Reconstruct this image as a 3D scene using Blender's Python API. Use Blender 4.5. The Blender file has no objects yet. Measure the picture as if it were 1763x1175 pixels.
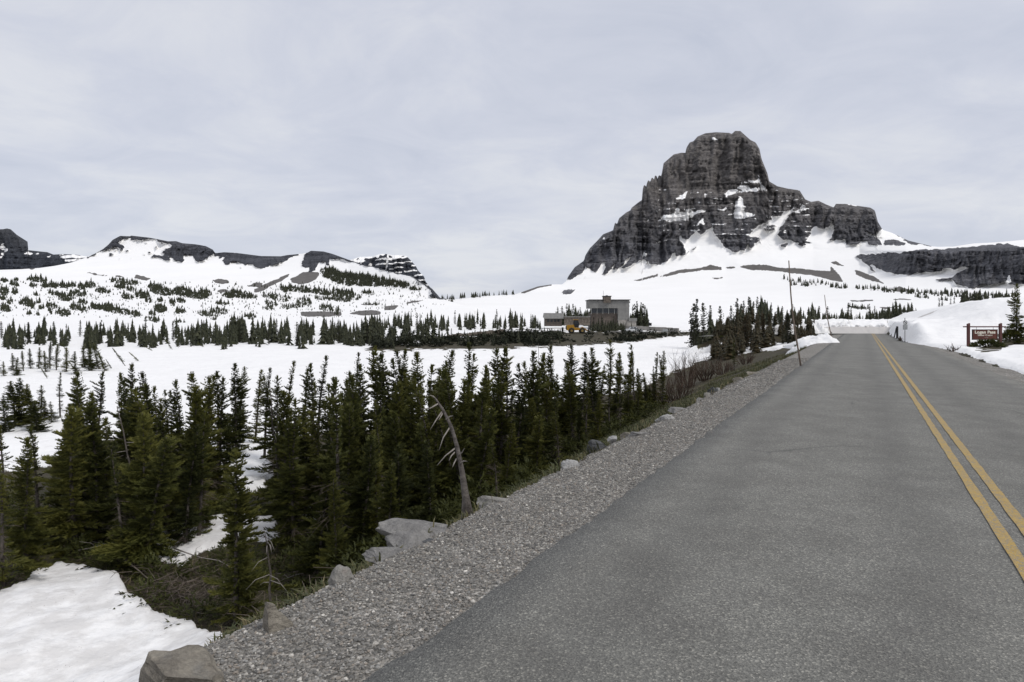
import bpy, math, random
import numpy as np
from math import radians, sin, cos, pi
from mathutils import Vector, Matrix

# ------------------------------------------------------------------ camera
F, CX, CY, CH = 1100.0, 881.5, 551.0, 1.8      # focal length and horizon in photo pixels, eye height in metres
sc = bpy.context.scene
cam_d = bpy.data.cameras.new('camera')
cam = bpy.data.objects.new('camera', cam_d)
sc.collection.objects.link(cam)
cam_d.sensor_fit = 'HORIZONTAL'; cam_d.sensor_width = 36.0
cam_d.lens = 36.0 * F / 1763.0
cam_d.shift_y = -36.5 / 1763.0
cam_d.clip_start = 0.05; cam_d.clip_end = 30000.0
cam.location = (0, 0, CH); cam.rotation_euler = (radians(90), 0, 0)
sc.camera = cam

# ------------------------------------------------------------------ sky, sun, exposure
SUN_AZ, SUN_EL = radians(125), radians(50)      # azimuth clockwise from +Y (view direction)
world = bpy.data.worlds.new('World'); sc.world = world; world.use_nodes = True
wn = world.node_tree; wn.nodes.clear()
def N(tree, typ, **kw):
    n = tree.nodes.new(typ)
    for k, v in kw.items():
        if k == 'inp':
            for a, b in v.items(): n.inputs[a].default_value = b
        else: setattr(n, k, v)
    return n
def ramp(tree, stops, interp='LINEAR'):
    r = tree.nodes.new('ShaderNodeValToRGB'); r.color_ramp.interpolation = interp
    e = r.color_ramp.elements
    while len(e) < len(stops): e.new(0.5)
    for el, (p, c) in zip(e, stops):
        el.position = p; el.color = (*c, 1) if len(c) == 3 else c
    return r
def math_n(tree, op, a, b=None, c=None, clamp=False):
    m = tree.nodes.new('ShaderNodeMath'); m.operation = op; m.use_clamp = clamp
    for i, x in enumerate((a, b, c)):
        if x is None: continue
        if hasattr(x, 'links'): tree.links.new(x, m.inputs[i])
        else: m.inputs[i].default_value = x
    return m.outputs[0]
def mixc(tree, fac, a, b, blend='MIX'):
    m = tree.nodes.new('ShaderNodeMix'); m.data_type = 'RGBA'; m.blend_type = blend
    for s, x in ((m.inputs['Factor'], fac), (m.inputs['A'], a), (m.inputs['B'], b)):
        pass
    ins = [m.inputs[0], m.inputs[6], m.inputs[7]]
    for s, x in zip(ins, (fac, a, b)):
        if hasattr(x, 'links'): tree.links.new(x, s)
        elif isinstance(x, (int, float)): s.default_value = x
        else: s.default_value = (*x, 1) if len(x) == 3 else x
    return m.outputs[2]

L = wn.links.new
sky = N(wn, 'ShaderNodeTexSky', sky_type='NISHITA', sun_disc=False, sun_elevation=SUN_EL, sun_rotation=SUN_AZ)
tc = N(wn, 'ShaderNodeTexCoord')
sep = N(wn, 'ShaderNodeSeparateXYZ'); L(tc.outputs['Generated'], sep.inputs[0])
zc = math_n(wn, 'MAXIMUM', sep.outputs[2], 0.0)
den = math_n(wn, 'ADD', zc, 0.20)
comb = N(wn, 'ShaderNodeCombineXYZ')
L(math_n(wn, 'DIVIDE', sep.outputs[0], den), comb.inputs[0])
L(math_n(wn, 'DIVIDE', sep.outputs[1], den), comb.inputs[1])
mp = N(wn, 'ShaderNodeMapping'); mp.inputs['Rotation'].default_value = (0, 0, radians(-25)); mp.inputs['Scale'].default_value = (1.1, 1.3, 1)
L(comb.outputs[0], mp.inputs[0])
n1 = N(wn, 'ShaderNodeTexNoise', inp={'Scale': 0.8, 'Detail': 7.0, 'Roughness': 0.55, 'Distortion': 0.6}); L(mp.outputs[0], n1.inputs['Vector'])
n2 = N(wn, 'ShaderNodeTexNoise', inp={'Scale': 2.2, 'Detail': 9.0, 'Roughness': 0.62, 'Distortion': 0.8}); L(mp.outputs[0], n2.inputs['Vector'])
mixn = math_n(wn, 'ADD', math_n(wn, 'MULTIPLY', n1.outputs[0], 0.6), math_n(wn, 'MULTIPLY', n2.outputs[0], 0.4))
cl = ramp(wn, [(0.33, (0.575, 0.612, 0.715)), (0.47, (0.665, 0.692, 0.782)), (0.60, (0.775, 0.79, 0.838))])
L(mixn, cl.inputs[0])
skys = mixc(wn, 1.0, sky.outputs[0], (0.09, 0.09, 0.09), 'MULTIPLY')
allsky = mixc(wn, 0.90, skys, cl.outputs[0])
bg = N(wn, 'ShaderNodeBackground'); L(allsky, bg.inputs[0]); bg.inputs[1].default_value = 0.875
wo = N(wn, 'ShaderNodeOutputWorld'); L(bg.outputs[0], wo.inputs[0])

sun_d = bpy.data.lights.new('sun', 'SUN'); sun_d.energy = 1.5; sun_d.angle = radians(14); sun_d.color = (1.0, 0.965, 0.92)
sun = bpy.data.objects.new('sun', sun_d); sc.collection.objects.link(sun)
sdir = Vector((sin(SUN_AZ)*cos(SUN_EL), cos(SUN_AZ)*cos(SUN_EL), sin(SUN_EL)))
sun.rotation_euler = (-sdir).to_track_quat('-Z', 'Y').to_euler(); sun.location = sdir*50
vs = sc.view_settings; vs.view_transform = 'Standard'; vs.look = 'None'; vs.exposure = 0.2; vs.gamma = 1.0; vs.use_curve_mapping = False
sc.cycles.use_denoising = True; sc.cycles.max_bounces = 6; sc.cycles.diffuse_bounces = 3; sc.cycles.transparent_max_bounces = 4

# ------------------------------------------------------------------ helpers
COL = sc.collection
rnd = random.Random(7); rng = np.random.default_rng(7)
def tag(o, label=None, cat=None, group=None, kind=None):
    if label: o['label'] = label
    if cat: o['category'] = cat
    if group: o['group'] = group
    if kind: o['kind'] = kind
    return o
def mesh_np(name, V, Fc, smooth=True, attrs=None):
    V = np.asarray(V, np.float32); me = bpy.data.meshes.new(name)
    me.vertices.add(len(V)); me.vertices.foreach_set('co', V.ravel())
    groups = Fc if isinstance(Fc, list) else [Fc]
    groups = [np.asarray(g, np.int32) for g in groups if len(g)]
    idx = np.concatenate([g.ravel() for g in groups]); st = []; off = 0
    for g in groups:
        st.append(off + np.arange(len(g))*g.shape[1]); off += g.size
    st = np.concatenate(st).astype(np.int32)
    me.loops.add(len(idx)); me.loops.foreach_set('vertex_index', idx)
    me.polygons.add(len(st)); me.polygons.foreach_set('loop_start', st)
    me.update(calc_edges=True)
    me.polygons.foreach_set('use_smooth', np.full(len(st), bool(smooth)))
    for k, a in (attrs or {}).items():
        at = me.attributes.new(k, 'FLOAT', 'POINT'); at.data.foreach_set('value', np.asarray(a, np.float32))
    return me
def ob(name, me, mat=None, parent=None):
    o = bpy.data.objects.new(name, me); COL.objects.link(o)
    if mat is not None and me is not None and not me.materials: me.materials.append(mat)
    if parent: o.parent = parent
    return o
def empty(name, loc=(0, 0, 0), rz=0.0, rot=None, scale=1.0):
    o = bpy.data.objects.new(name, None); COL.objects.link(o); o.location = loc
    o.rotation_euler = rot if rot else (0, 0, rz); o.scale = (scale,)*3 if not hasattr(scale, '__len__') else scale
    o.empty_display_size = 0.2
    return o
def copy_tree(o, parent=None):
    c = o.copy(); COL.objects.link(c); c.parent = parent
    for ch in o.children: copy_tree(ch, c)
    return c

class MB:
    """collects shapes for one mesh"""
    def __init__(s): s.v = []; s.f = []
    def add(s, vs, fs):
        k = len(s.v); s.v += [tuple(x) for x in vs]; s.f += [tuple(i+k for i in f) for f in fs]; return s
    def box(s, c, d, rz=0.0, taper=1.0):
        x, y, z = (a/2 for a in d); out = []
        for kz, t in ((-z, 1.0), (z, taper)):
            for sx, sy in ((-1, -1), (1, -1), (1, 1), (-1, 1)):
                px, py = sx*x*t, sy*y*t
                out.append((c[0]+px*cos(rz)-py*sin(rz), c[1]+px*sin(rz)+py*cos(rz), c[2]+kz))
        return s.add(out, [(3,2,1,0), (4,5,6,7), (0,1,5,4), (1,2,6,5), (2,3,7,6), (3,0,4,7)])
    def prism(s, poly, y0, y1):
        n = len(poly)
        vs = [(p[0], y0, p[1]) for p in poly]+[(p[0], y1, p[1]) for p in poly]
        fs = [tuple(range(n)), tuple(range(2*n-1, n-1, -1))]+[(i, i+n, (i+1) % n+n, (i+1) % n) for i in range(n)]
        return s.add(vs, fs)
    def tube(s, pts, rad, n=6):
        pts = [Vector(p) for p in pts]; rad = rad if hasattr(rad, '__len__') else [rad]*len(pts); vs = []; fs = []
        for i, p in enumerate(pts):
            t = (pts[min(i+1, len(pts)-1)]-pts[max(i-1, 0)]).normalized()
            a = t.cross(Vector((0, 0, 1)) if abs(t.z) < .9 else Vector((1, 0, 0))).normalized(); b = t.cross(a)
            for k in range(n):
                an = 2*pi*k/n; q = p+(a*cos(an)+b*sin(an))*rad[i]; vs.append(tuple(q))
        for i in range(len(pts)-1):
            for k in range(n):
                fs.append((i*n+k, i*n+(k+1) % n, (i+1)*n+(k+1) % n, (i+1)*n+k))
        fs.append(tuple(range(n-1, -1, -1))); fs.append(tuple(range((len(pts)-1)*n, len(pts)*n)))
        return s.add(vs, fs)
    def build(s, name, mat, parent=None, smooth=False, bevel=0.0):
        me = bpy.data.meshes.new(name); me.from_pydata(s.v, [], s.f); me.update()
        if smooth: me.polygons.foreach_set('use_smooth', [True]*len(me.polygons))
        o = ob(name, me, mat, parent)
        if bevel:
            b = o.modifiers.new('bevel', 'BEVEL'); b.width = bevel; b.segments = 2; b.limit_method = 'ANGLE'
        return o

# numpy noise
def _h(ix, iy, seed):
    h = (ix.astype(np.int64)*374761393+iy.astype(np.int64)*668265263+seed*974634777) & 0xffffffff
    h = ((h ^ (h >> 13))*1274126177) & 0xffffffff
    h = ((h ^ (h >> 15))*2246822519) & 0xffffffff
    return ((h ^ (h >> 16)) & 0xffffff)/8388608.0-1.0
def vnoise(x, y, seed=0):
    x = np.asarray(x, float); y = np.asarray(y, float)
    ix = np.floor(x); iy = np.floor(y); fx = x-ix; fy = y-iy
    fx = fx*fx*fx*(fx*(fx*6-15)+10); fy = fy*fy*fy*(fy*(fy*6-15)+10)
    a = _h(ix, iy, seed); b = _h(ix+1, iy, seed); c = _h(ix, iy+1, seed); d = _h(ix+1, iy+1, seed)
    return (a*(1-fx)+b*fx)*(1-fy)+(c*(1-fx)+d*fx)*fy
def fbm(x, y, octv=4, seed=0, gain=0.5):
    s = 0; a = 1.0; t = 0
    for o in range(octv):
        s = s+a*vnoise(x*2.03**o+17.3*o, y*2.03**o-9.1*o, seed+o*31); t += a; a *= gain
    return s/t
def sst(x, a, b):
    t = np.clip((np.asarray(x, float)-a)/(b-a), 0, 1); return t*t*(3-2*t)
def inpoly(px, py, poly):
    """even-odd test on arrays"""
    out = np.zeros(px.shape, bool); P = np.asarray(poly, float)
    bb = (px >= P[:, 0].min()) & (px <= P[:, 0].max()) & (py >= P[:, 1].min()) & (py <= P[:, 1].max())
    if not bb.any(): return out
    x = px[bb]; y = py[bb]; r = np.zeros(x.shape, bool); n = len(P)
    for i in range(n):
        x1, y1 = P[i]; x2, y2 = P[(i+1) % n]
        if y1 == y2: continue
        c = ((y1 > y) != (y2 > y)) & (x < (x2-x1)*(y-y1)/(y2-y1)+x1); r ^= c
    out[bb] = r
    return out
def blur(a, n=1):
    for _ in range(n):
        p = np.pad(a, 1, mode='edge')
        a = (p[:-2, 1:-1]+p[2:, 1:-1]+p[1:-1, :-2]+p[1:-1, 2:]+4*p[1:-1, 1:-1])/8
    return a
def T(pts, ox, oy, s): return [(ox+x/s, oy+y/s) for x, y in pts]
def unp(px, py, D): return (px-CX)/F*D, D, CH-(py-CY)/F*D

# ------------------------------------------------------------------ materials
def mat(name):
    m = bpy.data.materials.new(name); m.use_nodes = True
    t = m.node_tree; b = t.nodes['Principled BSDF']; return m, t, b
def pos(t):
    g = t.nodes.new('ShaderNodeNewGeometry'); return g.outputs['Position']
def noise(t, vec, scale, detail=4.0, rough=0.55, dist=0.0):
    n = N(t, 'ShaderNodeTexNoise', inp={'Scale': scale, 'Detail': detail, 'Roughness': rough, 'Distortion': dist})
    if vec is not None: t.links.new(vec, n.inputs['Vector'])
    return n.outputs[0]
def mapping(t, vec, scale=(1, 1, 1), rot=(0, 0, 0)):
    m = t.nodes.new('ShaderNodeMapping'); m.inputs['Scale'].default_value = scale; m.inputs['Rotation'].default_value = rot
    t.links.new(vec, m.inputs[0]); return m.outputs[0]
def bump(t, h, strength, dist, normal=None):
    b = N(t, 'ShaderNodeBump', inp={'Strength': strength, 'Distance': dist}); t.links.new(h, b.inputs['Height'])
    if normal is not None: t.links.new(normal, b.inputs['Normal'])
    return b.outputs[0]
def attr(t, name):
    a = t.nodes.new('ShaderNodeAttribute'); a.attribute_name = name; return a.outputs['Fac']
def simple(name, c1, c2=None, rough=0.8, scale=6.0, bstr=0.0, bdist=0.01, bscale=40.0, metal=0.0, obj=True):
    m, t, b = mat(name); b.inputs['Roughness'].default_value = rough; b.inputs['Metallic'].default_value = metal
    tc = t.nodes.new('ShaderNodeTexCoord'); v = tc.outputs['Object'] if obj else pos(t)
    if c2 is None: c2 = tuple(x*0.75 for x in c1)
    r = ramp(t, [(0.35, c2), (0.65, c1)]); t.links.new(noise(t, v, scale, 5.0, 0.6), r.inputs[0])
    t.links.new(r.outputs[0], b.inputs['Base Color'])
    if bstr: t.links.new(bump(t, noise(t, v, bscale, 6.0, 0.6), bstr, bdist), b.inputs['Normal'])
    b.inputs['Specular IOR Level'].default_value = 0.3
    return m
SNOW_C = (0.86, 0.87, 0.885)

def rock_snow_material(name, rock_dark, rock_light, scale=1.0, haze=0.0):
    """far terrain: snow where the 'rock' and 'scree' attributes are low"""
    m, t, b = mat(name); P = pos(t); Lk = t.links.new
    nz = noise(t, P, 0.045/scale, 8.0, 0.66)
    nz2 = noise(t, P, 0.16/scale, 5.0, 0.6)
    jit = math_n(t, 'MULTIPLY', math_n(t, 'SUBTRACT', nz, 0.5), 1.1)
    jit2 = math_n(t, 'MULTIPLY', math_n(t, 'SUBTRACT', nz2, 0.5), 0.9)
    jj = math_n(t, 'ADD', jit, jit2)
    rk = math_n(t, 'MULTIPLY_ADD', math_n(t, 'ADD', math_n(t, 'SUBTRACT', attr(t, 'rock'), 0.5), jj), 9.0, 0.5, clamp=True)
    skf = math_n(t, 'MULTIPLY_ADD', math_n(t, 'ADD', math_n(t, 'SUBTRACT', attr(t, 'scree'), 0.5), math_n(t, 'MULTIPLY', jj, 0.7)), 8.0, 0.5, clamp=True)
    # strata: bands in height, gently warped; streaks down the face
    sz = mapping(t, P, (0.006/scale, 0.006/scale, 0.15/scale))
    st = noise(t, sz, 1.0, 8.0, 0.78, 0.15)
    vz = mapping(t, P, (0.09/scale, 0.03/scale, 0.008/scale))
    vt = noise(t, vz, 1.0, 5.0, 0.65)
    r1 = ramp(t, [(0.36, rock_dark), (0.5, tuple(a*.55+c*.45 for a, c in zip(rock_dark, rock_light))), (0.64, rock_light)])
    Lk(math_n(t, 'ADD', math_n(t, 'MULTIPLY', st, 0.72), math_n(t, 'MULTIPLY', vt, 0.28)), r1.inputs[0])
    zs = N(t, 'ShaderNodeSeparateXYZ'); Lk(P, zs.inputs[0])
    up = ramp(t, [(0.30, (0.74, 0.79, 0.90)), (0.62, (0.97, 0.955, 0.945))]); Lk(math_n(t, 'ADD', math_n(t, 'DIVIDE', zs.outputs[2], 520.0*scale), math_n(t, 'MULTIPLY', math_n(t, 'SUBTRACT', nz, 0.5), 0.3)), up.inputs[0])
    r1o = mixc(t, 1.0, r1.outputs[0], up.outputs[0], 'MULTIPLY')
    fine = ramp(t, [(0.34, (0.46, 0.46, 0.46)), (0.66, (1.45, 1.45, 1.45))]); Lk(noise(t, mapping(t, P, (1, 1, 1.8)), 0.13/scale, 8.0, 0.75), fine.inputs[0])
    rockc = mixc(t, 0.8, r1o, fine.outputs[0], 'MULTIPLY')
    sc1 = ramp(t, [(0.35, (0.105, 0.098, 0.092)), (0.65, (0.15, 0.14, 0.13))]); Lk(noise(t, P, 0.1/scale, 6.0, 0.7), sc1.inputs[0])
    snowc = ramp(t, [(0.3, (0.885, 0.875, 0.855)), (0.7, (0.925, 0.915, 0.895))]); Lk(noise(t, mapping(t, P, (1, 1, 0.4)), 0.012/scale, 5.0, 0.6), snowc.inputs[0])
    c = mixc(t, skf, snowc.outputs[0], sc1.outputs[0]); c = mixc(t, rk, c, rockc)
    Lk(c, b.inputs['Base Color']); b.inputs['Roughness'].default_value = 0.85; b.inputs['Specular IOR Level'].default_value = 0.15
    hgt = math_n(t, 'ADD', math_n(t, 'MULTIPLY', st, 1.3), math_n(t, 'ADD', math_n(t, 'MULTIPLY', vt, 0.35), math_n(t, 'MULTIPLY', nz2, 0.55)))
    bp = N(t, 'ShaderNodeBump', inp={'Distance': 9.0*scale}); Lk(hgt, bp.inputs['Height']); Lk(math_n(t, 'MULTIPLY_ADD', rk, 0.95, 0.04), bp.inputs['Strength'])
    Lk(bp.outputs[0], b.inputs['Normal'])
    return m
M = {}
M['mountain'] = rock_snow_material('layered dark rock and snow', (0.062, 0.060, 0.062), (0.33, 0.308, 0.290))
M['hill'] = rock_snow_material('dark rock snow hill', (0.050, 0.050, 0.054), (0.175, 0.168, 0.165))
M['farpeak'] = rock_snow_material('far haze-tinted rock and snow', (0.050, 0.053, 0.060), (0.115, 0.118, 0.124), 1.6)  # slight blue of distance haze put into the rock colour

def ground_material():
    m, t, b = mat('snow and bare ground'); P = pos(t); Lk = t.links.new
    jj = math_n(t, 'ADD', math_n(t, 'MULTIPLY', math_n(t, 'SUBTRACT', noise(t, P, 2.2, 6.0, 0.65), 0.5), 0.8),
                math_n(t, 'MULTIPLY', math_n(t, 'SUBTRACT', noise(t, P, 14.0, 4.0, 0.6), 0.5), 0.35))
    s = math_n(t, 'MULTIPLY_ADD', math_n(t, 'ADD', math_n(t, 'SUBTRACT', attr(t, 'soil'), 0.5), jj), 12.0, 0.5, clamp=True)
    so = ramp(t, [(0.28, (0.020, 0.016, 0.011)), (0.45, (0.050, 0.040, 0.026)), (0.60, (0.066, 0.062, 0.030)), (0.75, (0.095, 0.084, 0.058))])
    Lk(math_n(t, 'ADD', math_n(t, 'MULTIPLY', noise(t, P, 0.9, 6.0, 0.65), 0.6), math_n(t, 'MULTIPLY', noise(t, P, 12.0, 5.0, 0.7), 0.4)), so.inputs[0])
    sn = ramp(t, [(0.3, (0.865, 0.855, 0.84)), (0.65, (0.925, 0.915, 0.895))]); Lk(noise(t, P, 0.35, 6.0, 0.65), sn.inputs[0])
    d = math_n(t, 'MULTIPLY_ADD', math_n(t, 'ADD', noise(t, P, 1.1, 7.0, 0.7), math_n(t, 'MULTIPLY', attr(t, 'dirt_shade'), 0.35)), 6.0, -3.55, clamp=True)
    sn2 = mixc(t, math_n(t, 'MULTIPLY', d, math_n(t, 'MULTIPLY_ADD', math_n(t, 'GREATER_THAN', attr(t, 'dirt_shade'), 1.05), 0.45, 0.5)), sn.outputs[0], (0.53, 0.505, 0.48))  # highest values, on the cut wall, mix in a stronger grey as painted shade
    # specks of needles and bark on the snow
    vo = N(t, 'ShaderNodeTexVoronoi', inp={'Scale': 9.0, 'Randomness': 1.0}); Lk(P, vo.inputs['Vector'])
    sp = math_n(t, 'MULTIPLY', math_n(t, 'LESS_THAN', vo.outputs['Distance'], 0.085), math_n(t, 'GREATER_THAN', math_n(t, 'ADD', noise(t, P, 0.8, 3.0), math_n(t, 'MULTIPLY', attr(t, 'dirt_shade'), 0.2)), 0.60))
    sn3 = mixc(t, math_n(t, 'MULTIPLY', sp, 0.7), sn2, (0.16, 0.12, 0.09))
    Lk(mixc(t, s, sn3, so.outputs[0]), b.inputs['Base Color'])
    b.inputs['Roughness'].default_value = 0.75; b.inputs['Specular IOR Level'].default_value = 0.2
    h = math_n(t, 'ADD', noise(t, P, 1.7, 5.0, 0.55), math_n(t, 'MULTIPLY', noise(t, P, 22.0, 4.0, 0.6), math_n(t, 'MULTIPLY_ADD', s, 0.25, 0.04)))
    Lk(bump(t, h, 0.55, 0.22), b.inputs['Normal'])
    return m
M['ground'] = ground_material()
def snow_material():
    m, t, b = mat('packed snow'); P = pos(t); Lk = t.links.new
    sn = ramp(t, [(0.3, (0.83, 0.825, 0.815)), (0.65, (0.925, 0.915, 0.895))]); Lk(noise(t, P, 1.2, 7.0, 0.7), sn.inputs[0])
    Lk(sn.outputs[0], b.inputs['Base Color']); b.inputs['Roughness'].default_value = 0.75; b.inputs['Specular IOR Level'].default_value = 0.2
    Lk(bump(t, noise(t, P, 5.0, 6.0, 0.65), 0.6, 0.12), b.inputs['Normal'])
    return m
M['snow'] = snow_material()

# ------------------------------------------------------------------ near terrain
TH = math.atan2(604.0, F); ST, CT = sin(TH), cos(TH)
def uv(X, Y): return X*CT-Y*ST, X*ST+Y*CT         # u to the right of the camera's track on the road, v along the road
def xy(u, v): return u*CT+v*ST, -u*ST+v*CT
def edge_right(v): return np.interp(v, [-60, 10, 24, 46, 52, 58, 66, 95, 140], [5.3, 5.0, 4.7, 4.7, 4.2, 3.1, 2.85, 2.7, 2.7])
def edge_left(v): return -3.42+0.12*vnoise(np.asarray(v, float)*0.55, 0*np.asarray(v, float)+3.3, 5)+0.05*vnoise(np.asarray(v, float)*2.1, 0*np.asarray(v, float)+1.3, 6)
SOIL = [
    [(-400,800),(-50,812),(40,818),(90,800),(150,770),(240,755),(330,765),(372,775),(450,765),(520,755),(640,745),(760,725),(900,705),(1000,690),(1110,668),(1150,648),(1190,630),(1230,613),(1300,608),(1340,603),(1385,590),(1440,573),(1500,600),(1400,700),(1000,1000),(700,1300),(430,1300),(385,1106),(345,1100),(335,1085),(268,1062),(222,1035),(205,1000),(160,984),(100,982),(55,1000),(0,1022),(-50,1040),(-400,1100)],
    [(625,606),(650,590),(700,580),(790,582),(850,575),(930,570),(1010,571),(1100,572),(1180,571),(1245,571),(1165,579),(1060,591),(960,597),(860,601),(760,602)],
    [(1676,606),(1690,598),(1712,590),(1763,583),(1800,583),(1800,592),(1730,597),(1712,603)],
    [(1195,600),(1200,572),(1240,562),(1330,560),(1400,566),(1392,588),(1340,592),(1300,584),(1240,580)],
]
NOSOIL = [
    [(395,762),(440,748),(470,770),(462,840),(420,858),(372,832),(380,790)],
    [(255,945),(275,918),(320,902),(400,893),(470,903),(480,930),(345,958),(300,985),(265,975)],
    [(520,885),(560,872),(690,866),(692,884),(620,900),(530,908)],
    [(1055,664),(1112,664),(1104,676),(1062,679)],
    [(660,590),(700,583),(760,588),(700,594)],
]
def zm_far(X, Y):
    D = np.maximum(Y, 1.0); px = CX+F*X/D
    a = np.interp(D, [0, 12, 40, 100, 150, 230, 330, 800], [-4.9, -4.9, -4.7, -4.3, -3.4, -0.4, 2.5, 12])
    b = np.interp(D, [0, 12, 40, 115, 165, 200, 330, 800], [-4.9, -4.9, -4.6, -3.5, -1.5, -0.7, 2.5, 12])
    c = np.interp(D, [0, 40, 60, 90, 170, 330, 800], [-4.6, -3.4, -2.4, -0.9, 0.7, 2.6, 12])
    w = sst(px, 600, 780); w2 = sst(px, 1200, 1350)
    return (a*(1-w)+b*w)*(1-w2)+c*w2
def height(X, Y, soil=None):
    X = np.asarray(X, float); Y = np.asarray(Y, float)
    u, v = uv(X, Y); ue = edge_right(v); ul = edge_left(v)
    zm = zm_far(X, Y)
    n_big = fbm(X*0.045, Y*0.045, 3, 11); n_mid = fbm(X*0.28, Y*0.28, 4, 12); n_fine = fbm(X*1.3, Y*1.3, 3, 13)
    zm = zm+0.35*n_big+0.12*n_mid
    s = np.interp(v, [-60, 0, 20, 45, 65, 90, 140], [.62, .60, .54, .40, .30, .16, .1])
    dl = np.maximum(ul-u, 0)
    bank = -0.13-s*dl-0.06*sst(dl, 0, 0.3)+0.16*n_mid*sst(dl, 0.3, 2.5)+0.05*n_fine*sst(dl, 0.2, 1.0)
    k = 0.8; hh = np.clip(0.5+0.5*(bank-zm)/k, 0, 1); left = zm*(1-hh)+bank*hh+k*hh*(1-hh)
    # the right side: ploughed bank and snow mounds
    w = u-ue+0.25*vnoise(v*0.6, v*0+2.0, 21)+0.10*vnoise(v*2.3, v*0+5.0, 22)
    lip = 0.20*sst(w, 0.0, 0.5)
    lobe = 0.75*np.exp(-((v-29)/8.5)**2)*sst(w, 0.4, 3.0)
    step = 1.45*sst(w, 0, 1.1)*sst(v, 54, 62)*(1+0.25*n_mid)
    mound = 1.75*sst(w, 1.5, 8.0)*sst(v, 50, 74)
    grow = 0.55*sst(w, 3.0, 12)*sst(v, 38, 50)
    far = 0.02*np.maximum(w-14, 0)
    right = -0.02+lip+lobe+step+mound+grow+far+0.10*n_mid*sst(w, 0.2, 2)+0.02*n_fine*sst(w, 0.1, .5)
    mid = np.full_like(u, -0.16)-0.02*np.clip(-u-2.0, 0, 2)
    h = np.where(u < ul, left, np.where(w > 0, right, mid))
    # the bank of cut snow where the road bends away to the left
    e = v-(96.5+0.35*vnoise(u*0.8, u*0, 31))
    on = sst(u, -24, -14)*(1-sst(v, 128, 150))
    wall = 0.82*sst(e, 0, 0.25)+0.45*np.abs(n_fine)*sst(e, 0.1, 1.0)+0.9*sst(e, 4, 22)
    z2 = zm*(1-on)+np.maximum(wall-0.05, zm)*on
    branch = (v > 89.5) & (v <= 96.4) & (u < ul) & (u > -24)
    z3 = -0.16-0.03*np.clip(-u-4, 0, 40)
    z3 = np.minimum(z3, 9)*(1-sst(-u, 16, 24))+left*sst(-u, 16, 24)
    h = np.where((v > 96.4) & (u < 3.2), np.where(u > -24, z2, zm), np.where(branch, z3, h))
    if soil is not None: h = h+soil
    return h
def project(X, Y, Z):
    D = np.maximum(Y, 0.3); return CX+F*X/D, CY+F*(CH-Z)/D
def H1(x, y): return float(height(np.array([x]), np.array([y]))[0])
def ground_hit(px, py, d0=2.5, d1=330.0):
    """first point of the ground on the line of sight through a photo pixel"""
    D = np.geomspace(d0, d1, 1500); X, Y, Z = unp(px, py, D); hit = np.nonzero(height(X, Y) >= Z)[0]
    i = hit[0] if len(hit) else len(D)-1
    return X[i], Y[i], float(height(X[i:i+1], Y[i:i+1])[0])

ang = np.concatenate([np.arange(-180, -52, 4.0), np.arange(-52, -43, 0.6), np.arange(-43, 43, 0.15), np.arange(43, 52, 0.6), np.arange(52, 181, 4.0)])
rad = np.concatenate([[0.02, 0.8, 1.6, 2.2], np.geomspace(2.6, 340, 460)])
A, R = np.meshgrid(np.radians(ang), rad, indexing='xy')
GX = R*np.sin(A); GY = R*np.cos(A)
Z0 = height(GX, GY)
front = GY > 0.5
gpx, gpy = project(GX, GY, Z0)
# jitter the outlines so that they do not follow the pixel polygons exactly
jx = 14*fbm(GX*0.9, GY*0.9, 3, 41); jy = 7*fbm(GX*0.9, GY*0.9, 3, 42)
soil = np.zeros(GX.shape)
for p in SOIL: soil = np.maximum(soil, inpoly(gpx+jx, gpy+jy, p)*1.0)
for p in NOSOIL: soil = np.where(inpoly(gpx+jx, gpy+jy, p), 0.0, soil)
gu, gv = uv(GX, GY)
soil = np.where((gu > -4.4) & (gu < edge_right(gv)) & (gv < 97), 1.0, soil)
soil = np.where((gv > 89.5) & (gv < 96.6) & (gu > -20) & (gu < 3), 1.0, soil)
soil = np.where(front | (np.abs(gu) < 6), soil, 0.0); soil = np.where((gv > 95.3) & (gu > -25) & (gv < 150), 0.0, soil)
soil = blur(soil, 2)
wide = blur(soil, 10)
thick = 0.22*(1-sst(soil, 0.15, 0.75))*sst(R, 6, 12)*(1-sst(R, 60, 140))*(gu < -6)
lump = (0.10*fbm(GX*0.55, GY*0.55, 3, 44)+0.05*np.abs(fbm(GX*1.7, GY*1.7, 3, 45)))*(1-sst(soil, .1, .6))*(gu < -6)*(1-sst(R, 60, 120))
GZ = Z0+thick+lump
dirt_shade = np.clip(wide*1.6+0.55*(R < 22), 0, 1)*(1-soil)*sst(-gu, 4, 8)
dirt_shade = np.where((gv > 95.8) & (gv < 97.3) & (np.abs(gu) < 12), 1.5, dirt_shade)  # cut wall face: its shade painted in as grey, on top of dirt
nr, nc = GX.shape
idx = np.arange(nr*nc).reshape(nr, nc)
quads = np.stack([idx[:-1, :-1], idx[:-1, 1:], idx[1:, 1:], idx[1:, :-1]], -1).reshape(-1, 4)[:, ::-1]
ground = ob('ground', mesh_np('ground', np.stack([GX, GY, GZ], -1).reshape(-1, 3), quads, True, {'soil': soil.ravel(), 'dirt_shade': dirt_shade.ravel()}), M['ground'])
tag(ground, 'snow-covered meadow and bare roadside bank', 'ground', kind='structure')

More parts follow.
